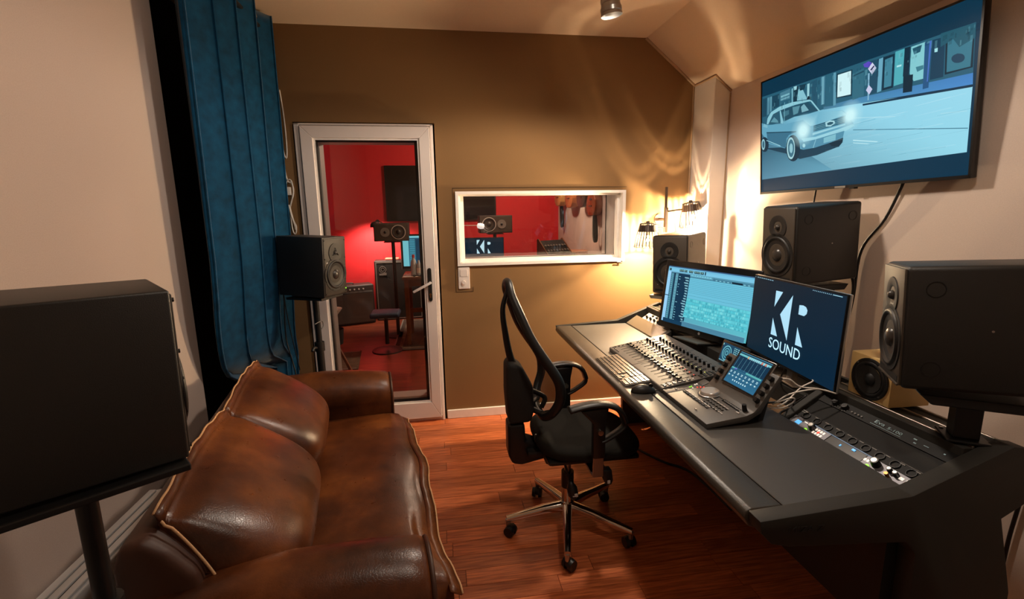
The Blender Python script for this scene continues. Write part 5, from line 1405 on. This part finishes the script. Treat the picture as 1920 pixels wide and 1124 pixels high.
def shade(c, tiltx, nm='shade'):
    sh = bpy.data.objects.new('lamp_shade', None); COL.objects.link(sh); sh.parent = wl
    sh.matrix_local = Matrix.Translation(lpos(c)) @ Matrix.Rotation(R(tiltx), 4, 'Y')
    # local: z up, bottom of cage at -.08, top at +.085
    def rr(z): return .054+(.085-z)/.165*.040
    b = new()
    for i in range(24):
        a = 2*PI*i/24
        cyl(b, (rr(-.08)*math.cos(a), rr(-.08)*math.sin(a), -.08), (rr(.085)*math.cos(a), rr(.085)*math.sin(a), .085), .0028, seg=6, caps=False)
    for z in (-.08, .085): tube(b, [(rr(z)*math.cos(2*PI*i/28), rr(z)*math.sin(2*PI*i/28), z) for i in range(28)], .0022, 5, 0, True)
    obj('wire_cage', b, 'wire_black', sh)
    b = new(); lathe(b, [(rr(.028)+.002, .028), (rr(.074)+.002, .074), (rr(.074)-.001, .074), (rr(.028)-.001, .028), (rr(.028)+.002, .028)], seg=36); obj('metal_band', b, 'lamp_metal', sh, True, angle=40)
    b = new(); lathe(b, [(0, .10), (.012, .10), (.016, .09), (.047, .088), (.047, .085), (.016, .084), (.016, .035), (0, .035)], seg=24);  # socket with a wide disc added to block the upward light
    for a in (0, PI/2, PI, 3*PI/2): cyl(b, (.014*math.cos(a), .014*math.sin(a), .09), (rr(.085)*math.cos(a), rr(.085)*math.sin(a), .085), .0011, seg=5)
    obj('socket_light_stop', b, 'lamp_metal', sh, True, angle=40)
    b = new(); lathe(b, [(.0135, .034), (.0145, .0), (.0, -.002)], seg=16); obj('bulb_neck', b, 'label_white', sh, True, angle=40)
    b = new(); tube(b, [(-.03, 0, .086), (-.012, 0, .10), (.014, 0, .10), (.03, 0, .086)], .0018, 5); obj('wire_handle', b, 'lamp_metal', sh)
    b = new(); lathe(b, [(0, -.046), (.010, -.043), (.015, -.034), (.015, -.022), (.012, -.002)], seg=16); bl = obj('bulb', b, 'bulb_glass', sh, True)
    b = new(); lathe(b, [(0, -.043), (.008, -.039), (.0105, -.032), (.008, -.025), (0, -.021)], seg=10); obj('filament', b, 'wall_bulb', sh, True)
    return sh
shade((1.460, 3.205, 1.350), 0); shade((1.80, 3.225, 1.492), -9)
b = new(); tube(b, [lpos(p) for p in ((1.631, 3.285, 1.402), (1.56, 3.25, 1.396), (1.515, 3.225, 1.394))], .006, 8, 2); obj('arm', b, 'lamp_metal', wl, True)
b = new(); tube(b, [lpos(p) for p in ((1.631, 3.285, 1.515), (1.70, 3.26, 1.525), (1.76, 3.235, 1.532))], .006, 8, 2); obj('arm', b, 'lamp_metal', wl, True)

# ================================================================== live room beyond the glass
YF = 7.3
wp = thing('wall_screen', 'wide black glossy screen hanging on the red wall of the far room', 'screen', (.06, YF, 1.42))
b = new(); box(b, -.82, .80, -.05, -.005, 0, .80, .006); obj('housing', b, 'tv_black', wp)
b = new(); box(b, -.80, .78, -.0515, -.05, .015, .785); obj('glass_front', b, mat('dark_gloss', (10, 12, 15), .06), wp)
b = new(); box(b, -.2, .2, -.008, .0, .3, .6); obj('wall_bracket', b, 'black_plastic', wp)
# guitar combo amp and bass cabinet
ca_ = thing('combo_amplifier', 'low wide guitar combo amplifier with grey cloth on the far room floor', 'amplifier', (-1.30, 6.74, 0), (0, 0, R(20)))
b = new(); box(b, -.36, .36, -.02, .24, .0, .56, .02, 3); obj('cabinet', b, 'amp_black', ca_, True, angle=45)
b = new(); box(b, -.335, .335, -.028, -.018, .03, .445, .004); obj('grille_cloth', b, 'amp_cloth', ca_)
b = new(); prism(b, [(-.03, .455), (.01, .545), (.02, .545), (.0, .455)], -.335, .335, 'yz'); obj('control_panel', b, 'knob_black', ca_)
for k in range(9):
    b = new(); cyl(b, (-.27+k*.06, -.018, .50), (-.27+k*.06, -.036, .508), .014, .011, 12); obj('knob', b, 'label_grey', ca_, True, angle=40)
b = new(); tube(b, [(-.1, .1, .56), (-.08, .1, .58), (.08, .1, .58), (.1, .1, .56)], .01, 6); obj('carry_handle', b, 'rubber', ca_)
ba = thing('bass_cabinet', 'tall black bass speaker cabinet with a round pale emblem by the red wall', 'amplifier', (-.62, 7.0, 0), (0, 0, R(4)))
b = new(); box(b, -.33, .33, -.02, .26, 0, .87, .012, 3); obj('cabinet', b, 'amp_black', ba, True, angle=45)
b = new(); box(b, -.30, .30, -.027, -.018, .03, .84, .003); gc = obj('grille_cloth', b, 'pit_black', ba)
b = new(); ring(b, (-.215, -.028, .745), (0, -1, 0), .042, .05, .003, 24); ring(b, (-.215, -.028, .745), (0, -1, 0), .020, .027, .003, 20); box(b, -.265, -.165, -.031, -.027, .662, .688); box(b, -.21, -.166, -.031, -.027, .688, .70); obj('emblem', b, 'label_grey', gc)
b = new()
for q in ((-.31, .31, -.03, -.02, .84, .852), (-.31, .31, -.03, -.02, .018, .03), (-.312, -.300, -.03, -.02, .02, .85), (.30, .312, -.03, -.02, .02, .85)): box(b, *q)
obj('trim_beading', b, 'label_grey', gc)
b = new(); box(b, -.22, -.02, 0.05, .16, .87, .90, .01); tag(obj('amp_trinket', b, mat('pink_thing', (205, 120, 100), .6), None, loc=(-.58, 6.98, .002)), 'small pinkish box lying on top of the bass cabinet', 'box')
hs = thing('rounded_case', 'dark rounded case standing on the bass cabinet beside the far screen', 'case', (-.40, 7.05, .872))
b = new(); box(b, -.08, .08, -.05, .08, 0, .19, .03, 3); obj('shell', b, 'soft_black', hs, True, angle=50); b = new(); box(b, -.03, .03, -.056, -.048, .05, .11, .003); obj('label_patch', b, 'rubber', hs)
# clip lamp on the red wall
cl_ = thing('clip_lamp', 'small black clip lamp throwing light on the red wall', 'lamp', (-.90, 6.88, 1.37))
b = new(); lathe(b, [(.055, -.02), (.05, .02), (.03, .05), (.0, .055), (.028, .045), (.046, .018), (.051, -.02)], seg=24); obj('lamp_head', b, 'rubber', cl_, True)
b = new(); tube(b, [(0, 0, .05), (.06, .02, .06), (.14, .02, .02), (.2, .02, -.03)], .008, 6); obj('arm', b, 'rubber', cl_, True)
b = new(); cyl(b, (0, .0, .052), (0, .42, .052), .008); cyl(b, (0, .40, .052), (0, .42, .052), .03); obj('wall_bracket', b, 'rubber', cl_, True, angle=40)
# pair of horizontal speakers on stands and a pair of screens on a table
def far_speaker(x, flip, label):
    dz = .07 if flip else 0
    t = thing('studio_monitor', label, 'loudspeaker', (x, 6.0, 1.20+dz), group='far room speakers')
    b = new(); box(b, -.205, .205, -.13, .13, .008, .222, .006, 2); obj('cabinet', b, 'black_vinyl', t, True, angle=45)
    b = new(); box(b, -.195, .195, -.134, -.128, .016, .214, .002); obj('baffle', b, 'speaker_front', t)
    s = -1 if flip else 1
    b = new(); ring(b, (s*.085, -.134, .115), (0, -1, 0), .078, .086, .004, 32); wf = obj('woofer_ring', b, 'label_white', t, True, angle=40)
    b = new(); lathe(b, [(.078, .003), (.07, .007), (.06, .002), (.03, -.004), (.028, .004), (0, .01)], (s*.085, -.134, .115), (0, -1, 0), 32); obj('woofer_cone', b, 'cone', wf, True)
    b = new(); lathe(b, [(.055, 0), (.054, .003), (.022, .001), (0, .001)], (-s*.072, -.134, .115), (0, -1, 0), 28); tw = obj('tweeter_plate', b, 'label_grey', t, True, angle=40)
    b = new(); lathe(b, [(0, .010), (.010, .008), (.016, .002)], (-s*.072, -.134, .115), (0, -1, 0), 16); obj('dome', b, 'rubber', tw, True)
    st_ = thing('speaker_stand', 'tall thin black stand under the %s speaker in the far room' % ('right' if flip else 'left'), 'stand', (x, 6.0, 0))
    b = new(); cyl(b, (0, .02, .01), (0, .02, 1.19+dz), .022); obj('pole', b, 'black_plastic', st_, True, angle=40)
    b = new(); box(b, -.1, .1, -.08, .1, 1.188+dz, 1.2+dz, .002); obj('top_plate', b, 'black_plastic', st_)
    b = new(); cyl(b, (0, .02, 0), (0, .02, .012), .16, .15, 28); obj('base', b, 'black_plastic', st_, True, angle=40)
far_speaker(-.575, False, 'horizontal far room speaker seen through the glass door')
far_speaker(.69, True, 'horizontal far room speaker seen through the control room window')
tb = thing('wooden_table', 'simple wooden table behind the glass door holding bottle and papers', 'table', (.07, 5.78, .013))
b = new(); box(b, -.52, .56, -.30, .32, .77, .80, .003); obj('tabletop', b, 'wood_table', tb)
b = new(); box(b, -.48, .52, -.27, -.25, .69, .77); box(b, -.48, .52, .27, .29, .69, .77); box(b, -.485, -.465, -.27, .29, .69, .77); obj('apron', b, 'wood_table', tb)
for x in (-.475, .51):
    for y in (-.26, .28):
        b = new(); box(b, x-.024, x+.024, y-.024, y+.024, 0, .77, .002); obj('leg', b, 'wood_table', tb)
b = new(); box(b, -.46, .50, -.012, .012, .33, .38); obj('stretcher', b, 'wood_table', tb)
fs = thing('computer_monitor', 'far room monitor with a blue timeline seen through the glass door', 'monitor', (-.19, 5.95, .813))
b = new(); box(b, -.285, .285, 0, .03, .05, .47, .006); obj('housing', b, 'tv_black', fs)
b = new(); box(b, -.292, -.284, -.002, .032, .045, .475); obj('silver_edge', b, 'silver', fs)
P = Print(-.0006); P.rect(-265, 265, 108, 478, (24, 88, 110))
for q in ((-265, -195, 108, 478, (110, 186, 196)), (-185, -120, 120, 440, (60, 130, 150)), (-110, -60, 120, 440, (14, 54, 76)), (-50, 60, 108, 450, (80, 160, 172)), (70, 100, 120, 440, (14, 54, 76)), (110, 265, 108, 450, (84, 164, 176)), (-265, 265, 455, 478, (120, 190, 200))): P.rect(*q)
for k in range(12): P.rect(-50, 60, 120+k*27, 124+k*27, (30, 96, 118)); P.rect(110, 265, 120+k*27, 124+k*27, (40, 110, 130)); P.rect(-185, -120, 120+k*27, 126+k*27, (30, 90, 110))
o = P.build('display', 'screen', fs); o.location = (0, 0, -.03)
b = new(); cyl(b, (0, .03, .01), (0, .03, .12), .02); box(b, -.1, .1, -.06, .1, 0, .012, .003); obj('stand', b, 'black_plastic', fs)
fk = thing('computer_monitor', 'far room monitor with the KR logo seen through the control room window', 'monitor', (.50, 5.5, .885))
b = new(); box(b, -.24, .235, 0, .03, 0, .36, .006); obj('housing', b, 'tv_black', fk)
P = Print(-.0006); P.rect(-232, 227, 8, 352, (10, 34, 46))
for q in KR_POLYS: P.poly([(p[0]*.72+4, p[1]*.80+228) for p in q], (200, 236, 246))
P.build('display', 'screen', fk)
b = new(); cyl(b, (0, .04, -.07), (0, .04, .05), .02); box(b, -.1, .1, -.0, .12, -.072, -.062, .003); obj('stand', b, 'black_plastic', fk)
bo = thing('water_bottle', 'clear plastic bottle with a red cap on the far room table', 'bottle', (-.315, 5.58, .813))
b = new(); lathe(b, [(0, 0), (.033, 0), (.035, .01), (.034, .15), (.028, .18), (.013, .21), (.013, .225), (0, .225)], seg=20); obj('body', b, 'bottle_clear', bo, True, angle=50)
b = new(); cyl(b, (0, 0, .215), (0, 0, .25), .016); obj('cap', b, 'bottle_red', bo, True, angle=40)
b2 = thing('water_bottle', 'second, capless pale bottle beside the red-capped one on the table', 'bottle', (-.255, 5.56, .813))
b = new(); lathe(b, [(0, 0), (.03, 0), (.031, .01), (.03, .13), (.012, .165), (.012, .185), (0, .185)], seg=20); obj('body', b, 'bottle_clear', b2, True, angle=50); b = new(); lathe(b, [(.0315, .04), (.0315, .10)], seg=20); obj('label_wrap', b, 'paper', b2, True)
b = new(); box(b, -.44, -.27, 5.50, 5.60, .8135, .818); p_ = tag(obj('paper_sheet', b, 'paper'), 'white papers on the near corner of the far room table', 'paper')
b = new(); tube(b, [(-.27+.05*math.cos(a), 5.51+.03*math.sin(a*1.0), .828+.006*math.sin(3*a)) for a in [2*PI*i/12 for i in range(12)]], .006, 6, 3, True); tube(b, [(-.23, 5.51, .828), (-.17, 5.53, .831), (-.11, 5.51, .828), (-.13, 5.50, .826), (-.19, 5.50, .828)], .006, 6); tag(obj('headphone_cable', b, 'cable_black', None, True), 'black coiled cable on the far room table', 'cable')
# stool shape in place of a chair reflection in the door glass, rugs, bits at left
so = thing('chair_reflection', 'dark stool shape with a blue edge standing in for a chair reflection in the door glass', 'stool', (-.64, 5.35, 0))
b = new(); box(b, -.16, .16, -.15, .15, .40, .46, .025, 3); obj('seat', b, 'reflection_blue', so, True, angle=50)
b = new(); cyl(b, (0, 0, .08), (0, 0, .40), .022); obj('column', b, 'black_plastic', so, True, angle=40)
b = new(); lathe(b, [(0, .03), (.06, .03), (.17, .012), (.175, 0), (0, 0)], seg=28); obj('base', b, 'black_plastic', so, True, angle=40)
rg = thing('patterned_rug', 'dark patterned rug under the far room table', 'rug', (.22, 6.0, 0))
b = new(); box(b, -.80, .8, -.70, .9, 0, .012, .004); obj('field', b, 'rug_dark', rg)
b = new()
for q in ((-.74, .74, -.64, -.60), (-.74, .74, .80, .84), (-.74, -.70, -.6, .8), (.70, .74, -.6, .8)): box(b, q[0], q[1], q[2], q[3], .012, .0135)
obj('border', b, 'rug', rg)
b = new(); box(b, -.805, -.79, -.70, .9, 0, .014); obj('fringe', b, 'label_grey', rg)
r2_ = thing('grey_rug', 'small pale rug on the far room floor at the left of the door glass', 'rug', (-1.06, 5.05, 0), (0, 0, R(6)))
b = new(); box(b, -.4, .16, -.35, .32, 0, .01, .003); obj('field', b, 'rug', r2_); b = new(); box(b, -.38, .14, -.33, -.31, .01, .0112); box(b, -.38, .14, .28, .30, .01, .0112); obj('border', b, 'label_grey', r2_)
fsn = thing('folding_stand', 'wooden folding stand with a dark bucket at the left of the door glass', 'stand', (-1.08, 4.75, 0))
for k, (dx, dy) in enumerate(((.16, -.08), (-.16, -.05), (0, .16))):
    b = new(); t = new(); tube(b, [(dx, dy, 0), (-dx*.15, -dy*.15, .36)], .016, 6, 0); obj('leg', b, 'wood_table', fsn)
b = new(); lathe(b, [(0, .27), (.085, .27), (.10, .42), (.095, .42), (.082, .285), (0, .28)], seg=24); obj('bucket', b, 'soft_black', fsn, True, angle=40)
bw = thing('white_bowl', 'white bowl-like object peeking in at the left of the door glass', 'bowl', (-1.24, 5.35, .40))
b = new(); lathe(b, [(0, 0), (.05, .0), (.13, .10), (.135, .11), (.12, .105), (.045, .012), (0, .012)], seg=28); obj('bowl_shell', b, 'paper', bw, True, angle=50)
b = new(); cyl(b, (0, 0, -.395), (0, 0, .0), .012); cyl(b, (0, 0, -.4), (0, 0, -.385), .1); obj('foot_post', b, 'black_plastic', bw, True, angle=40)
# reflection in the window, built as a glowing white lamp shape
dl = thing('window_reflection', 'white glowing shape on a thin arm standing in for a reflection in the window', 'lamp', (.42, 5.82, 1.375))
b = new(); lathe(b, [(0, 0), (.028, .01), (.036, .045), (.028, .085), (0, .095)], (.03, 0, 0), (1, 0, -.15), 20); obj('lamp_head', b, mat('reflection_white', (240, 236, 230), .4, emit=(250, 240, 230), estr=.8), dl, True)
b = new(); cyl(b, (-.5, 0, .01), (.05, 0, .0), .004); cyl(b, (-.5, 0, .01), (-.5, 0, -.56), .008); obj('arm', b, 'label_white', dl)
# guitars on the white wall of the far room
def guitar(label, y, zb, size, body, kind, strap=True):
    t = thing('guitar', label, 'guitar', (1.832, y, zb), (0, 0, R(-90)), 'guitars on the far room wall')
    s = size
    pr_ = [(0, 0), (.10, .012), (.165, .06), (.19, .13), (.175, .20), (.125, .26), (.12, .31), (.145, .37), (.14, .43), (.09, .475), (.03, .485)]
    poly = [(x*s, z*s) for x, z in pr_]+[(-x*s, z*s) for x, z in reversed(pr_[1:])]
    b = new(); prism(b, poly, -.10*s-.02, -.02, 'xz', .01, 2); bo_ = obj('body', b, body, t, True, angle=50)
    b = new(); box(b, -.024*s, .024*s, -.10*s-.035, -.10*s-.015, .40*s, .92*s, .003); obj('neck', b, 'guitar_dark', t)
    b = new(); prism(b, [(-.03*s, .92*s), (.03*s, .92*s), (.04*s, 1.06*s), (-.04*s, 1.06*s)], -.10*s-.03, -.10*s-.015, 'xz'); obj('headstock', b, 'guitar_dark', t)
    if kind == 'acoustic':
        b = new(); cyl(b, (0, -.10*s-.021, .31*s), (0, -.10*s-.0215, .31*s), .045*s, seg=24); obj('sound_hole', b, 'gap_black', bo_)
    else:
        b = new(); box(b, -.04*s, .04*s, -.10*s-.026, -.10*s-.019, .2*s, .22*s); box(b, -.04*s, .04*s, -.10*s-.026, -.10*s-.019, .29*s, .31*s); obj('pickups', b, 'rubber', bo_)
    b = new(); box(b, -.05*s, .05*s, -.10*s-.03, -.10*s-.019, .12*s, .135*s); obj('bridge', b, 'guitar_dark', bo_)
    if strap:
        b = new(); tube(b, [(.015, -.06, .02), (.045, -.055, -.10), (.05, -.05, -.24), (.01, -.05, -.30), (-.035, -.05, -.24), (-.03, -.055, -.10), (-.012, -.06, .02)], .02, 6, 5, up=(0, 1, 0), flat=.3); obj('strap', b, 'rubber', bo_, True)
    b = new(); box(b, -.03, .03, -.06, 0, 1.0*s, 1.04*s); obj('wall_hook', b, 'rubber', t)
guitar('blond acoustic guitar with a hanging black strap, first from the red wall', 6.85, 1.60, 1.0, 'guitar_blond', 'acoustic')
guitar('amber acoustic guitar without strap, second from the red wall', 6.25, 1.57, 1.0, 'guitar_amber', 'acoustic', False)
guitar('dark electric guitar, third from the red wall', 5.72, 1.57, .95, 'guitar_dark', 'electric', False)
guitar('brown sunburst electric guitar with a strap loop, fourth from the red wall', 5.33, 1.47, .9, 'guitar_burst', 'electric')
sy = thing('synthesizer', 'wood-framed synthesizer with a tilted knob panel seen through the window', 'synthesizer', (1.27, 5.0, 1.02), (0, 0, R(28)))
b = new(); prism(b, [(-.20, 0), (-.20, .05), (-.02, .06), (.14, .22), (.16, .21), (.16, 0)], -.18, -.168, 'yz'); prism(b, [(-.20, 0), (-.20, .05), (-.02, .06), (.14, .22), (.16, .21), (.16, 0)], .168, .18, 'yz'); obj('wooden_side', b, 'wood_table', sy)
b = new(); prism(b, [(-.19, 0), (-.19, .03), (-.02, .045), (.13, .20), (.15, .19), (.15, 0)], -.168, .168, 'yz'); obj('chassis', b, 'amp_black', sy)
b = new()
for k in range(15): box(b, -.165+k*.022, -.165+k*.022+.0205, -.186, -.03, .03, .05)
o = obj('white_keys', b, 'paper', sy); o['kind'] = 'stuff'
b = new()
for k in range(14):
    if k % 7 not in (2, 6): box(b, -.149+k*.022, -.149+k*.022+.012, -.13, -.03, .05, .062)
o = obj('black_keys', b, 'rubber', sy); o['kind'] = 'stuff'
for k in range(8):
    for j in range(2):
        b = new(); c = Vector((-.14+k*.04, .02+j*.05, .09+j*.05)); nn = Vector((0, -.7, .7)); cyl(b, c, c+nn*.015, .011, seg=10); obj('knob', b, 'label_grey', sy)
b = new(); cyl(b, (-.15, 0, -1.02), (.15, .1, 0), .014); cyl(b, (.15, 0, -1.02), (-.15, .1, 0), .014); obj('stand_leg', b, 'black_plastic', sy)
dr = thing('wooden_stool_top', 'rounded tan wooden top just visible beside the synthesizer', 'stool', (1.60, 5.55, .0))
b = new(); cyl(b, (0, 0, 1.02), (0, 0, 1.06), .17, .165, 28); obj('top', b, 'guitar_amber', dr, True, angle=40)
for k in range(3):
    a = 2*PI*k/3; b = new(); cyl(b, (.15*math.cos(a), .15*math.sin(a), 0), (.08*math.cos(a), .08*math.sin(a), 1.02), .014); obj('leg', b, 'wood_table', dr)

# ================================================================== groups of repeats
for o in COL.objects:
    if o.parent or 'label' not in o or 'group' in o: continue
    l = o['label']; n = o.name.split('.')[0]
    if n == 'studio_monitor': o['group'] = 'rear studio monitors on pole stands' if ('pole' in l or 'nearest' in l) else 'studio monitors around the mixing desk'
    elif n == 'speaker_stand': o['group'] = 'far room speaker stands' if 'far room' in l else 'pole speaker stands'
    elif n == 'speaker_riser': o['group'] = 'columns under the desk speakers'
    elif n == 'computer_monitor': o['group'] = 'far room monitors' if 'far room' in l else 'monitors on the mixing desk'
    elif n == 'tablet': o['group'] = 'tablets on the mixing desk'
    elif n == 'water_bottle': o['group'] = 'bottles on the far room table'
